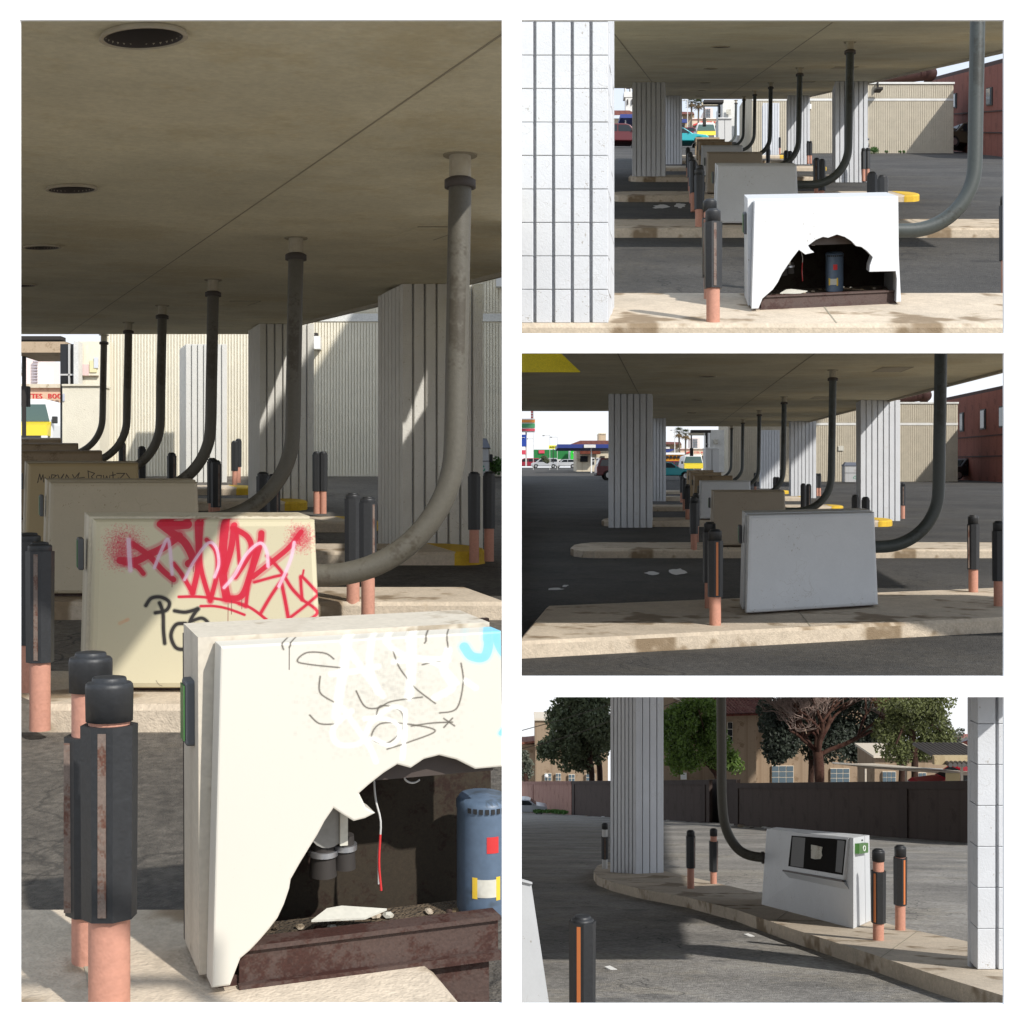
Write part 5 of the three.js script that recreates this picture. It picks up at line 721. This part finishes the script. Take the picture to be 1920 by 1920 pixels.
// ================================================================== lot four: whole kiosk on its kerb before a brown fence wall, houses and trees
{
  const s = site(960, 1495, 1.59, 1.44), G = (px, d) => s.ground(s.u(px, d), d), foot = (d) => 1495 + s.hg * F / d, WI = (px, py, up = 0) => { const d = s.dI(py); return s.W(s.u(px, d), -s.hi + up, d); };
  const xr = (d) => s.u(2020, d) + 0.6, sheet = (pts, a, b) => prism(pts.map(([u, d]) => s.W(u, -s.hg - a, d)), pts.map(([u, d]) => s.W(u, -s.hg - b, d)));
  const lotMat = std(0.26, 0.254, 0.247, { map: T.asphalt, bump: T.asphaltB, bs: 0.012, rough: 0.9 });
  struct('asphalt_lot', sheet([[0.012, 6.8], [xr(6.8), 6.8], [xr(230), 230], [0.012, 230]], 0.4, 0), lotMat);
  // kerb island
  const front = [[1113, 1634], [1120, 1644], [1150, 1655], [1206, 1668], [1287, 1682], [1382, 1706], [1481, 1740], [1595, 1776], [1738, 1823], [1905, 1874]], back = [[1940, 1800], [1809, 1764], [1700, 1741], [1560, 1705], [1427, 1675], [1320, 1650], [1237, 1631], [1160, 1617], [1138, 1616], [1120, 1623]];
  const is = new THREE.Group(); is.name = numbered('kerb_island'); is.userData.kind = 'structure'; is.position.copy(WI(1500, 1730)); scene.add(is);
  const ring = [...front, ...back], in2 = (f) => ring.map(([x, y], i) => WI(x, y + (i < front.length ? -f : f * 0.4)));
  at('kerb_body', prism(ring.map(([x, y]) => WI(x, y, -0.45)), ring.map(([x, y]) => WI(x, y, 0))), M.concrete, is);
  for (const [a, b] of [[[1450, 1729], [1500, 1690]], [[1650, 1796], [1720, 1746]]]) at('joint', prism([WI(a[0], a[1], 0.002), WI(a[0] + 2, a[1], 0.002), WI(b[0] + 2, b[1], 0.002), WI(b[0], b[1], 0.002)], [WI(a[0], a[1], 0.004), WI(a[0] + 2, a[1], 0.004), WI(b[0] + 2, b[1], 0.004), WI(b[0], b[1], 0.004)]), M.seam, is);
  // columns
  const cl = column(s, 1.89, 27.05, 0.72, (1634 - 1282) / F * 27, 0.72, 7, 'ribbed white column standing corner-on at the tip of the kerb island', { m: M.blockWhite, ns: 4, group: 'columns on the kerb island', base: -0.6 }); cl.rotation.y = -0.91;
  const cr = column(s, s.u(1833, 11.75), 11.75, 0.85, (1822 - 1284) / F * 11.75, 0.26, 5, 'ribbed white block column rising beside the pair of posts at the kiosk', { courses: 7, ns: 1, group: 'columns on the kerb island', base: -0.35 });
  // posts
  const post = (px, py, l, o) => bollard(WI(px, py), l, null, o);
  post(1295, 1666, 'pink post with a high black sleeve between the corner-on column and the whole kiosk', { kind: 'strip', sy: 0.33, sh: 0.5, turn: 0.9 }); post(1338, 1657, 'pink post with bare pink below its cap, beside the bent tube of the whole kiosk', { kind: 'strip', sy: 0.21, sh: 0.5, turn: 0.9 });
  post(1647, 1763, 'scratched pink post with a low black sleeve by the green lane sign', { kind: 'orange', sy: 0.18, sh: 0.52, turn: -0.8 }); post(1688, 1744, 'pink post with an orange strip on its black sleeve, beside the scratched post', { kind: 'orange', sy: 0.28, sh: 0.51, turn: 0.4 });
  post(1134, 1629, 'half hidden post with a pale cap behind the corner-on column', { kind: 'grey', sy: 0.2, sh: 0.45 });
  { const d = 7.9, t = L(1092, 1715, d); bollard(V(t.x, t.y - 0.925, t.z), 'dark bollard with an orange strip standing alone on the shaded asphalt', null, { kind: 'orange', sy: 0.05, sh: 0.84, turn: -0.35 }); }
  // edge of a white kiosk in the shade
  { const d = 9.3, P = (px, py, dd) => L(px, py, dd), t = thing('teller_kiosk', 'tapering end of a white kiosk beside the lone dark bollard', 'kiosk', L(990, 1905, d)); at('end_panel', prism([P(966, 1650, d), P(996, 1657, d), P(1033, 1905, d), P(966, 1905, d)], [P(966, 1648, d + 0.6), P(988, 1654, d + 0.6), P(1018, 1890, d + 0.6), P(966, 1890, d + 0.6)]), M.kiosk, t); at('plinth', prism([P(968, 1905, d + 0.05), P(1028, 1905, d + 0.05), P(1028, 1935, d + 0.05), P(968, 1935, d + 0.05)], [P(968, 1900, d + 0.5), P(1014, 1900, d + 0.5), P(1014, 1930, d + 0.5), P(968, 1930, d + 0.5)]), M.dark, t); at('top_cap', prism([P(965, 1646, d - 0.02), P(998, 1654, d - 0.02), P(998, 1658, d - 0.02), P(965, 1650, d - 0.02)], [P(965, 1644, d + 0.6), P(990, 1651, d + 0.6), P(990, 1655, d + 0.6), P(965, 1648, d + 0.6)]), M.kiosk, t); }
  // whole kiosk, window side
  const BL = L(1428, 1696, 18.9), BR = L(1600, 1741, 15.4), TL = L(1437.5, 1554, 18.95), TR = L(1600, 1571, 15.5), BR2 = L(1633, 1726, 16.4), TR2 = L(1630, 1566, 16.4), TL2 = L(1456, 1551, 20.1), BL2 = L(1447, 1690, 19.9);
  const kt = thing('teller_kiosk', 'whole white kiosk with a dark window and a green lane sign', 'kiosk', BL.clone().lerp(BR, 0.5)), up = V(0, 0.03, 0);
  const n = BR.clone().sub(BL).cross(TL.clone().sub(BL)).normalize(); if (n.z < 0) n.negate();
  const pl = new THREE.Plane().setFromNormalAndCoplanarPoint(n, BL), on = (px, py, off = 0) => { const r = new THREE.Ray(camera.position.clone(), L(px, py, 1).sub(camera.position).normalize()), o = V(0, 0, 0); r.intersectPlane(pl, o); return o.addScaledVector(n, off); };
  const Z = (x, y) => [1400 + x * 0.1875, 1530 + y * 0.1875], quad = (q, a, b) => prism(q.map(([x, y]) => on(...Z(x, y), a)), q.map(([x, y]) => on(...Z(x, y), b)));
  const mL = (p, q, f) => p.clone().lerp(q, f);
  at('body', prism([BL, BR, mL(BR, BR2, 0.68), mL(BL, BL2, 0.68)], [TL, TR, mL(TR, TR2, 0.68), mL(TL, TL2, 0.68)]), M.kiosk, kt);
  at('rear_housing', prism([mL(BL, BL2, 0.70), mL(BR, BR2, 0.70), BR2, BL2], [mL(TL, TL2, 0.70), mL(TR, TR2, 0.70), TR2, TL2]), M.kiosk, kt);
  at('window_surround', quad([[470, 160], [1068, 222], [1020, 640], [420, 540]], -0.02, 0.06), M.kiosk, kt);
  const wn = at('window', quad([[500, 198], [1048, 240], [1014, 594], [466, 504]], 0.05, 0.066), M.smoked, kt);
  at('inner_panel', quad([[512, 210], [640, 222], [620, 520], [490, 500]], 0.0662, 0.0672), std(0.022, 0.019, 0.016, { rough: 0.5 }), kt, wn); at('inner_panel', quad([[965, 245], [1040, 252], [1010, 575], [945, 560]], 0.0662, 0.0672), std(0.02, 0.018, 0.016, { rough: 0.5 }), kt, wn);
  at('torn_paper', quad([[700, 290], [760, 300], [815, 315], [805, 360], [812, 400], [795, 432], [740, 436], [700, 425]], 0.0675, 0.070), M.paper, kt, wn);
  at('slot', quad([[415, 540], [1020, 645], [1020, 664], [415, 556]], 0.055, 0.075), M.shelf, kt);
  at('lower_slope', prism([on(...Z(415, 558), 0.06), on(...Z(1020, 665), 0.06), on(...Z(1055, 775), 0.0), on(...Z(445, 640), 0.0)], [on(...Z(415, 558), -0.02), on(...Z(1020, 665), -0.02), on(...Z(1055, 775), -0.03), on(...Z(445, 640), -0.03)]), M.kiosk, kt);
  at('plinth', prism([BL, BR, BR2, BL2].map((p) => p.clone().add(V(0.03, -0.25, -0.1))), [BL, BR, BR2, BL2].map((p) => p.clone().add(V(0.03, 0.004, -0.1)))), M.tray, kt);
  { const sn = BR2.clone().sub(BR).cross(TR.clone().sub(BR)).normalize(); if (sn.x < 0) sn.negate(); const sp = new THREE.Plane().setFromNormalAndCoplanarPoint(sn, BR), so = (x, y, off) => { const r = new THREE.Ray(camera.position.clone(), L(...Z(x, y), 1).sub(camera.position).normalize()), o = V(0, 0, 0); r.intersectPlane(sp, o); return o.addScaledVector(sn, off); }, sq = (q, a, b) => prism(q.map(([x, y]) => so(x, y, a)), q.map(([x, y]) => so(x, y, b)));
    const g = at('lane_sign', sq([[1082, 275], [1172, 265], [1172, 362], [1080, 376]], -0.01, 0.05), std(0.05, 0.15, 0.03, { rough: 0.4 }), kt); const ring2 = []; const o = [[1128, 290], [1140, 296], [1143, 320], [1138, 342], [1128, 348], [1119, 342], [1116, 320], [1119, 298]]; for (let i = 0; i < 8; i++) { const a = o[i], b = o[(i + 1) % 8]; const c = (p) => [1130 + (p[0] - 1130) * 0.62, 320 + (p[1] - 320) * 0.76]; ring2.push(sq([a, b, c(b), c(a)], 0.051, 0.055)); } at('lane_zero', ring2, M.white, kt, g);
    at('key_hole', sq([[1147, 235], [1158, 234], [1158, 248], [1147, 250]], 0.0, 0.006), M.black, kt); }
  // its tube
  { const J = L(1430, 1608, 19.3), t = thing('pneumatic_tube', 'grey green tube curving down into the whole kiosk before the brown fence', 'tube', J); const p = [[1352, 1283], [1353, 1400], [1354, 1500], [1359, 1545], [1371, 1575], [1389, 1596], [1410, 1605], [1434, 1608]].map(([x, y]) => L(x, y, 19.3)); at('pipe', tube(p, 0.066, 70, 16), M.pipe, t); at('flange', new THREE.CylinderGeometry(0.082, 0.082, 0.03, 18).rotateZ(Math.PI / 2).translate(J.x, J.y, J.z), M.collar, t); }
  // fence wall
  const fence = (name, label, a, b, h, m, mc, extra = []) => {     // a, b: [px, d]
    const A0 = s.ground(s.u(a[0], a[1]), a[1]), B0 = s.ground(s.u(b[0], b[1]), b[1]), t = thing(name, label, 'wall', A0.clone().lerp(B0, 0.5)), nn = V(-(B0.z - A0.z), 0, B0.x - A0.x).normalize().multiplyScalar(0.2); if (nn.z > 0) nn.negate();
    const len = A0.distanceTo(B0), seg = Math.max(2, Math.round(len / 2.6)), hh = (f) => h[0] + (h[1] - h[0]) * f;
    const P = (f, y, o = 0) => { const p = A0.clone().lerp(B0, f).addScaledVector(nn, -o * 5); p.y += y; return p; };
    at('wall_face', prism([P(0, -0.6), P(1, -0.6), P(1, hh(1)), P(0, hh(0))], [P(0, -0.6).add(nn), P(1, -0.6).add(nn), P(1, hh(1)).add(nn), P(0, hh(0)).add(nn)]), m, t);
    at('cap_course', prism([P(0, hh(0) - 0.28, 0.04), P(1, hh(1) - 0.28, 0.04), P(1, hh(1) + 0.02, 0.04), P(0, hh(0) + 0.02, 0.04)], [P(0, hh(0) - 0.28).add(nn), P(1, hh(1) - 0.28).add(nn), P(1, hh(1) + 0.02).add(nn), P(0, hh(0) + 0.02).add(nn)]), mc, t);
    for (const f of extra) at('pilaster', prism([P(f - 0.012, -0.6, 0.06), P(f + 0.012, -0.6, 0.06), P(f + 0.012, hh(f) - 0.26, 0.06), P(f - 0.012, hh(f) - 0.26, 0.06)], [P(f - 0.012, -0.6), P(f + 0.012, -0.6), P(f + 0.012, hh(f) - 0.26), P(f - 0.012, hh(f) - 0.26)]), mc, t);
    // courses of blocks, every joint a real groove strip
    const rows = 8, jn = []; for (let r = 1; r < rows; r++) { const y = (f) => hh(f) * r / rows * 0.9; jn.push(prism([P(0, y(0), 0.003), P(1, y(1), 0.003), P(1, y(1) + 0.014, 0.003), P(0, y(0) + 0.014, 0.003)], [P(0, y(0)), P(1, y(1)), P(1, y(1) + 0.014), P(0, y(0) + 0.014)])); } const js = at('block_joints', jn, m, t); js.userData.kind = 'stuff';
    return t;
  };
  const vt = (py, d) => s.v(py, d) + s.hg;
  const fb = std(0.062, 0.042, 0.034, { map: T.dirty, bump: T.fineB, bs: 0.01, rough: 0.95 }), fb2 = std(0.050, 0.034, 0.028, { map: T.dirty, rough: 0.95 }), fp = std(0.36, 0.20, 0.16, { map: T.dirty, bump: T.fineB, bs: 0.01, rough: 0.95 });
  fence('fence_wall', 'salmon pink painted stretch of block fence wall by the parked silver car', [966, 156], [1071, 128], [vt(1466, 156), vt(1465, 128)], fp, std(0.30, 0.16, 0.13, { map: T.dirty, rough: 0.95 }), [0.36]);
  fence('fence_wall', 'dark brown block fence wall with white scribble, behind the corner-on column', [1072, 127.5], [1330, 88], [vt(1465, 127.5), vt(1463, 88)], fb, fb2, [0.02, 0.97]);
  fence('fence_wall', 'short set-back piece of dark brown fence wall behind the tube', [1329, 91], [1382, 84], [vt(1462, 91), vt(1462, 84)], fb2, fb2, []);
  fence('fence_wall', 'long dark brown block fence wall behind the whole kiosk', [1378, 80], [1915, 45], [vt(1469, 80), vt(1464, 45)], fb, fb2, [0.012, 0.72]);
  // litter along the fence
  for (let i = 0; i < 34; i++) { const f = rnd(), px = f < 0.5 ? rr(1090, 1330) : rr(1345, 1480), d = (px < 1335 ? 127.5 + (px - 1072) / 258 * (88 - 127.5) : 80 - (px - 1378) / 537 * 35) - rr(0.3, 5), q = rr(0.05, 0.22); tag(mesh('litter_scrap', flat(new THREE.DodecahedronGeometry(q, 0).scale(1.3, 0.3, 1)).translate(G(px, d).x, G(px, d).y + q * 0.1, -d), [M.paper, M.white, M.kioskBrown, M.tray, M.tray][i % 5]), 'scrap of litter or dead leaves along the foot of the brown fence', 'litter', 'litter along the brown fence'); }
  for (const [px, py] of [[1145, 1817], [1405, 1755], [1175, 1500 + 25]]) { const d = s.dG(py), p = G(px, d); tag(mesh('paper_scrap', flat(new THREE.BoxGeometry(0.06, 0.008, 0.12).rotateY(0.5)).translate(p.x, p.y + 0.008, p.z), M.white), 'small white paper scrap lying on the open asphalt', 'litter', 'paper scraps on the asphalt'); }
  const gr = new THREE.InstancedMesh(leafBall(0, 0.2, 0, 0.5, 0.25, 0.5, 60, 0.25, 4), FOL.weed, 60); for (let i = 0; i < 60; i++) { const px = rr(975, 1062), d = 156 + (px - 966) / 105 * (128 - 156) - rr(0.5, 14); const p = G(px, d); gr.setMatrixAt(i, new THREE.Matrix4().makeTranslation(p.x, p.y, p.z)); } gr.name = 'verge_grass'; tag(gr, 'green grass growing before the salmon pink fence wall', 'grass'); gr.userData.kind = 'stuff'; scene.add(gr);
  car('hatch', G(984, 134), Math.PI, paint(0.48, 0.50, 0.53), 'parked_car', 'silver car parked on the grass before the salmon pink wall');

  // houses
  const HM = { tan: std(0.34, 0.25, 0.17, { map: T.dirty, bump: T.fineB, bs: 0.01, rough: 0.95 }), tan2: std(0.33, 0.24, 0.165, { map: T.dirty, bump: T.fineB, bs: 0.01, rough: 0.95 }), trim: std(0.62, 0.55, 0.45, { rough: 0.8 }) };
  const tileA = std(0.46, 0.17, 0.11, { map: T.rust, rough: 0.85 }), tileB = std(0.55, 0.27, 0.19, { map: T.rust, rough: 0.85 }), tileC = std(0.36, 0.12, 0.08, { map: T.rust, rough: 0.85 });
  // a plane of barrel tiles between eaves and ridge; each tile is its own piece
  function tiled(t, e0, e1, r0, r1, nu, nv) {
    const roof = at('roof', prism([e0, e1, r1, r0], [e0, e1, r1, r0].map((p) => p.clone().add(V(0, -0.15, -0.05)))), tileC, t), pos = t.position;
    const w = e0.distanceTo(e1) / nu, hgt = e0.distanceTo(r0) / nv, base = new THREE.CylinderGeometry(w * 0.36, w * 0.44, hgt * 1.12, 6, 1, true, -Math.PI / 2, Math.PI);
    const xa = e1.clone().sub(e0).normalize(), ya = r0.clone().sub(e0).normalize(), za = xa.clone().cross(ya).normalize(), mb = new THREE.Matrix4().makeBasis(xa, ya, za);
    const tg = boxUv(base.toNonIndexed().applyMatrix4(mb));
    for (let j = 0; j < nv; j++) for (let i = 0; i < nu; i++) { const p = e0.clone().lerp(e1, (i + 0.5) / nu).lerp(r0.clone().lerp(r1, (i + 0.5) / nu), (j + 0.5) / nv).sub(pos).addScaledVector(za, 0.02 + (j % 2) * 0.008); const o = new THREE.Mesh(tg, [tileA, tileB, tileC, tileA][Math.floor(rnd() * 4)]); o.name = 'roof_tile'; o.position.copy(p); o.castShadow = o.receiveShadow = true; roof.add(o); }
  }
  const win = (t, px0, py0, px1, py1, d, nx = 2, ny = 2, m = M.glassBlue) => { const w = sub(t, 'window', HM.trim, px0, py0, px1, py1, d, 0.2), gx = (px1 - px0) / nx, gy = (py1 - py0) / ny; for (let i = 0; i < nx; i++) for (let j = 0; j < ny; j++) sub(t, 'pane', m, px0 + i * gx + 0.7, py0 + j * gy + 0.7, px0 + (i + 1) * gx - 0.7, py0 + (j + 1) * gy - 0.7, d - 0.04, 0.05, w); return w; };
  const h1 = pthing('house', 'pale tan house with a square chimney tower behind the left leafy tree', 'house', 1004, 1398, 1140, 1500, 168, 9, HM.tan);
  sub(h1, 'chimney_tower', HM.tan, 1003, 1350, 1042, 1400, 167.5, 5); sub(h1, 'chimney_cap', HM.trim, 1002, 1347, 1043, 1351, 167.2, 5.5); sub(h1, 'side_wing', HM.tan, 966, 1396, 1010, 1500, 171, 6);
  at('wing_roof', prism([L(960, 1398, 169), L(1010, 1392, 169), L(1010, 1389, 169), L(960, 1393, 169)], [L(960, 1388, 176), L(1006, 1381, 176), L(1006, 1379, 176), L(960, 1384, 176)]), tileB, h1);
  for (const [a, b, c, e] of [[1021, 1450, 1034, 1464], [1042, 1450, 1052, 1464], [1066, 1452, 1078, 1466], [1099, 1451, 1116, 1464]]) win(h1, a, b, c, e, 167.6);
  const h2 = pthing('house', 'big tan stucco house with a red tiled gable roof behind the bright green tree', 'house', 1228, 1336, 1345, 1500, 128, 8, HM.tan);
  at('gable', prism([L(1228, 1336, 128), L(1345, 1336, 128), L(1280, 1308, 128), L(1228, 1300, 128)], [L(1228, 1336, 136), L(1345, 1336, 136), L(1280, 1308, 136), L(1228, 1300, 136)]), HM.tan, h2);
  sub(h2, 'front_wing', HM.tan, 1345, 1334, 1418, 1500, 126, 8); sub(h2, 'rear_wing', HM.tan, 1418, 1330, 1650, 1500, 130, 6);
  tiled(h2, L(1330, 1341, 125), L(1452, 1337, 125), L(1262, 1296, 133), L(1440, 1296, 133), 22, 9);
  at('barge_board', prism([L(1262, 1305, 124.9), L(1340, 1338, 124.9), L(1340, 1342, 124.9), L(1262, 1309, 124.9)], [L(1262, 1305, 125.2), L(1340, 1338, 125.2), L(1340, 1342, 125.2), L(1262, 1309, 125.2)]), HM.trim, h2);
  win(h2, 1276, 1449, 1288, 1462, 127.8, 1, 1, M.white); win(h2, 1364, 1354, 1374, 1394, 125.8, 1, 3, M.glassDark); win(h2, 1447, 1436, 1488, 1468, 129.8, 3, 3); win(h2, 1557, 1441, 1593, 1468, 129.8, 3, 3); 
  const h3 = pthing('house', 'low house wing with gridded windows behind the carport', 'house', 1640, 1420, 1850, 1500, 100, 5, HM.tan); win(h3, 1655, 1447, 1680, 1468, 99.8, 3, 2); win(h3, 1716, 1449, 1737, 1468, 99.8, 3, 2); sub(h3, 'eave', HM.trim, 1638, 1417, 1852, 1421, 99.6, 5.5);
  const cp = thing('carport', 'flat roofed cream carport behind the long brown fence wall', 'carport', L(1690, 1520, 62)); at('beam', prism([L(1562, 1432, 66), L(1636, 1431, 66), L(1830, 1448, 58), L(1830, 1455, 58), L(1636, 1441, 66), L(1562, 1442, 66)], [L(1562, 1432, 66.3), L(1636, 1431, 66.3), L(1830, 1448, 58.3), L(1830, 1455, 58.3), L(1636, 1441, 66.3), L(1562, 1442, 66.3)]), HM.trim, cp); at('roof_deck', prism([L(1560, 1430, 66.4), L(1830, 1447, 58.4), L(1830, 1445, 66), L(1560, 1429, 72)], [L(1560, 1431.5, 66.4), L(1830, 1448.5, 58.4), L(1830, 1446.5, 66), L(1560, 1430.5, 72)]), M.sleeveWhite, cp); for (const x of [1622, 1698, 1755]) sub(cp, 'post', HM.trim, x, 1442, x + 3, 1500, 63, 0.1);
  const c2 = thing('carport', 'carport with a corrugated dark roof edge beside the right block column', 'carport', L(1790, 1500, 56)); sub(c2, 'fascia', std(0.50, 0.40, 0.24, { map: T.dirty, rough: 0.9 }), 1752, 1418, 1850, 1434, 56, 0.3); for (let i = 0; i < 12; i++) at('roof_corrugation', new THREE.CylinderGeometry(0.09, 0.09, 5, 8, 1).rotateX(Math.PI / 2).translate(L(1747 + i * 8, 1414, 58).x, L(0, 1414, 58).y, -58), std(0.10, 0.09, 0.085, { rough: 0.6, metal: 0.3 }), c2); sub(c2, 'back_panel', std(0.52, 0.42, 0.24, { rough: 0.9 }), 1774, 1450, 1800, 1500, 57, 0.1); sub(c2, 'post', HM.trim, 1802, 1434, 1806, 1500, 56.5, 0.1);
  car('sedan', L(1812, 1490, 60).add(V(0, -0.2, 0)), 0.1, paint(0.5, 0.01, 0.03), 'parked_car', 'red car roof just above the long brown fence wall');
  const h4 = pthing('house', 'distant red roofed house between the drooping tree and the block column', 'house', 1806, 1390, 1850, 1460, 150, 5, std(0.30, 0.10, 0.08, { rough: 0.9 })); at('roof', prism([L(1800, 1392, 149), L(1855, 1376, 149), L(1855, 1372, 149), L(1800, 1386, 149)], [L(1800, 1392, 154), L(1855, 1376, 154), L(1855, 1372, 154), L(1800, 1386, 154)]), std(0.12, 0.12, 0.15, { rough: 0.8 }), h4);

  // trees
  function crownTree(name, label, px, pyFoot, d, trunkTo, clumps, leafM, size, bark, group) {   // clumps: [px, py, rx px, ry px, n]
    const k = d / F, base = L(px, pyFoot, d), t = thing(name, label, 'tree', base, group), top = L(trunkTo[0], trunkTo[1], d);
    at('trunk', tube([base.clone().add(V(0, -0.5, 0)), base.clone().lerp(top, 0.5).add(V(0.1, 0, 0)), top], 0.16 * d / 100 + 0.06, 12, 8), bark, t);
    const limbs = []; for (const [x, y, rx] of clumps) { const e = L(x, y, d + rr(-1, 1)); limbs.push(tube([base.clone().lerp(top, 0.55), base.clone().lerp(top, 0.9).lerp(e, 0.3).add(V(0, 0.3, 0)), e], 0.05, 10, 6)); } at('limbs', limbs, bark, t);
    at('crown', clumps.map(([x, y, rx, ry, n]) => { const c = L(x, y, d + rr(-1.2, 1.2) * rx * k * 0.5); return leafBall(c.x, c.y, c.z, rx * k, ry * k, rx * k * 0.9, n, size, 9); }), leafM, t); return t;
  }
  crownTree('leafy_tree', 'wide olive green leafy tree left of the corner-on column', 1110, 1475, 140, [1105, 1420], [[1090, 1350, 46, 44, 2600], [1060, 1385, 40, 40, 2200], [1115, 1400, 46, 48, 2600], [1080, 1425, 38, 30, 1600], [1120, 1330, 40, 40, 1800], [1030, 1415, 24, 30, 900], [1050, 1345, 30, 34, 1400], [1105, 1312, 42, 34, 2200], [1135, 1360, 40, 60, 2400], [1065, 1320, 30, 28, 1000]], FOL.olive, 0.42, BARK.brown);
  crownTree('leafy_tree', 'dense dark core tree right behind the corner-on column', 1125, 1475, 144, [1120, 1410], [[1100, 1390, 46, 50, 2200], [1130, 1370, 40, 46, 1800]], FOL.dark, 0.42, BARK.brown);
  crownTree('green_tree', 'bright green round tree between the corner-on column and the tube', 1348, 1466, 104, [1335, 1440], [[1290, 1345, 44, 34, 2600], [1262, 1395, 40, 50, 2600], [1312, 1400, 46, 46, 2800], [1335, 1365, 34, 36, 1700], [1278, 1430, 36, 28, 1500], [1378, 1430, 22, 28, 900], [1340, 1420, 34, 34, 1400], [1270, 1350, 40, 40, 2000], [1310, 1330, 40, 26, 1600], [1345, 1395, 34, 40, 1600]], FOL.bright, 0.27, BARK.brown);
  crownTree('green_shrub_tree', 'small grey green tree at the end of the salmon pink wall', 985, 1475, 160, [984, 1450], [[984, 1440, 22, 26, 900], [975, 1420, 16, 20, 500]], FOL.grey, 0.4, BARK.brown);
  crownTree('drooping_tree', 'drooping thin-leaved tree with a dark trunk behind the carport', 1715, 1465, 69, [1706, 1345], [[1705, 1350, 55, 42, 2600], [1680, 1395, 38, 42, 1700], [1735, 1395, 40, 40, 1700], [1712, 1420, 46, 22, 1300], [1750, 1350, 30, 36, 1000], [1665, 1365, 30, 50, 1400], [1700, 1320, 60, 34, 2400], [1755, 1320, 40, 34, 1500], [1770, 1375, 26, 40, 900]], FOL.willow, 0.17, BARK.brown);
  crownTree('drooping_tree', 'rust tinged thin tree crown above the drooping tree', 1690, 1465, 73, [1688, 1350], [[1672, 1320, 36, 24, 900], [1700, 1312, 40, 20, 800]], FOL.rusty, 0.17, BARK.brown);
  crownTree('pine_tree', 'nearly black pine behind the bare branched tree', 1520, 1470, 116, [1520, 1340], [[1480, 1385, 56, 62, 4600], [1560, 1375, 60, 66, 5000], [1620, 1385, 50, 60, 4200], [1520, 1325, 56, 50, 3800], [1600, 1320, 54, 50, 3800], [1455, 1345, 40, 44, 2200], [1650, 1340, 44, 50, 2600]], FOL.pine, 0.36, BARK.brown);
  crownTree('grey_tree', 'hazy bare grey tree between the drooping tree and the block column', 1790, 1470, 120, [1788, 1400], [[1785, 1395, 32, 34, 700], [1762, 1370, 26, 34, 600]], FOL.grey, 0.3, BARK.twig);
  // bare tree with many limbs
  { const d = 75, base = L(1536, 1470, d), t = thing('bare_tree', 'bare red-brown tree with many twisting limbs behind the long fence wall', 'tree', base), limbs = [], twigs = [];
    at('trunk', tube([base.clone().add(V(0, -0.6, 0)), L(1536, 1440, d), L(1533, 1408, d)], 0.27, 14, 12), BARK.red, t);
    const grow = (p, dir, len, r, depth) => {
      const pts = [p]; let q = p.clone(), v = dir.clone(); const n = 4; for (let i = 0; i < n; i++) { v.add(V(rr(-0.32, 0.32), rr(-0.12, 0.22), rr(-0.3, 0.3))).normalize(); q = q.clone().addScaledVector(v, len / n); pts.push(q); }
      (depth < 3 ? limbs : twigs).push(tube(pts, r, 8, depth < 2 ? 8 : depth < 4 ? 5 : 3));
      if (depth >= 5) return; const kids = depth === 0 ? 4 : 3 + (rnd() < 0.4 ? 1 : 0); for (let i = 0; i < kids; i++) { const o = pts[i === 0 ? 4 : 2 + Math.floor(rnd() * 3)], w = v.clone().add(V(rr(-0.95, 0.95), rr(-0.35, 0.5), rr(-0.8, 0.8))).normalize(); grow(o, w, len * rr(0.62, 0.82), r * 0.6, depth + 1); }
    };
    const c = L(1533, 1412, d); for (const [x, y] of [[-0.75, 0.5], [-0.28, 0.95], [0.1, 1], [0.4, 0.9], [0.8, 0.42], [-0.5, 0.75]]) grow(c.clone().add(V(x * 0.2, rr(-0.3, 0.2), 0)), V(x, y, rr(-0.4, 0.4)).normalize(), rr(1.7, 2.2), 0.12, 0);
    at('limbs', limbs, BARK.red, t); at('twigs', twigs, BARK.twig, t); }
  // overhead cables
  for (const [pts, l] of [[[[970, 1406, 60], [1060, 1382, 60], [1140, 1353, 60], [1260, 1300, 60]], 'lower overhead cable sagging past the corner-on column'], [[[970, 1372, 62], [1060, 1347, 62], [1140, 1322, 62], [1230, 1290, 62]], 'upper overhead cable past the corner-on column'], [[[1225, 1331, 58], [1262, 1318, 58], [1300, 1300, 58]], 'short thick overhead cable above the bright green tree']]) tag(mesh('overhead_cable', tube(pts.map(([x, y, d]) => L(x, y, d)), 0.018, 24, 6), M.pipe), l, 'cable');
  const lt = thing('garden_lamp', 'white globe lamp on a thin post behind the salmon pink wall', 'lamp', L(1024, 1480, 158)); at('globe', new THREE.SphereGeometry(0.22, 16, 12).translate(L(1024.5, 1453, 158).x, L(0, 1455, 158).y, -158), M.white, lt); sub(lt, 'post', M.dark, 1024, 1458, 1025.4, 1485, 158, 0.08);
}
renderer.render(scene, camera);
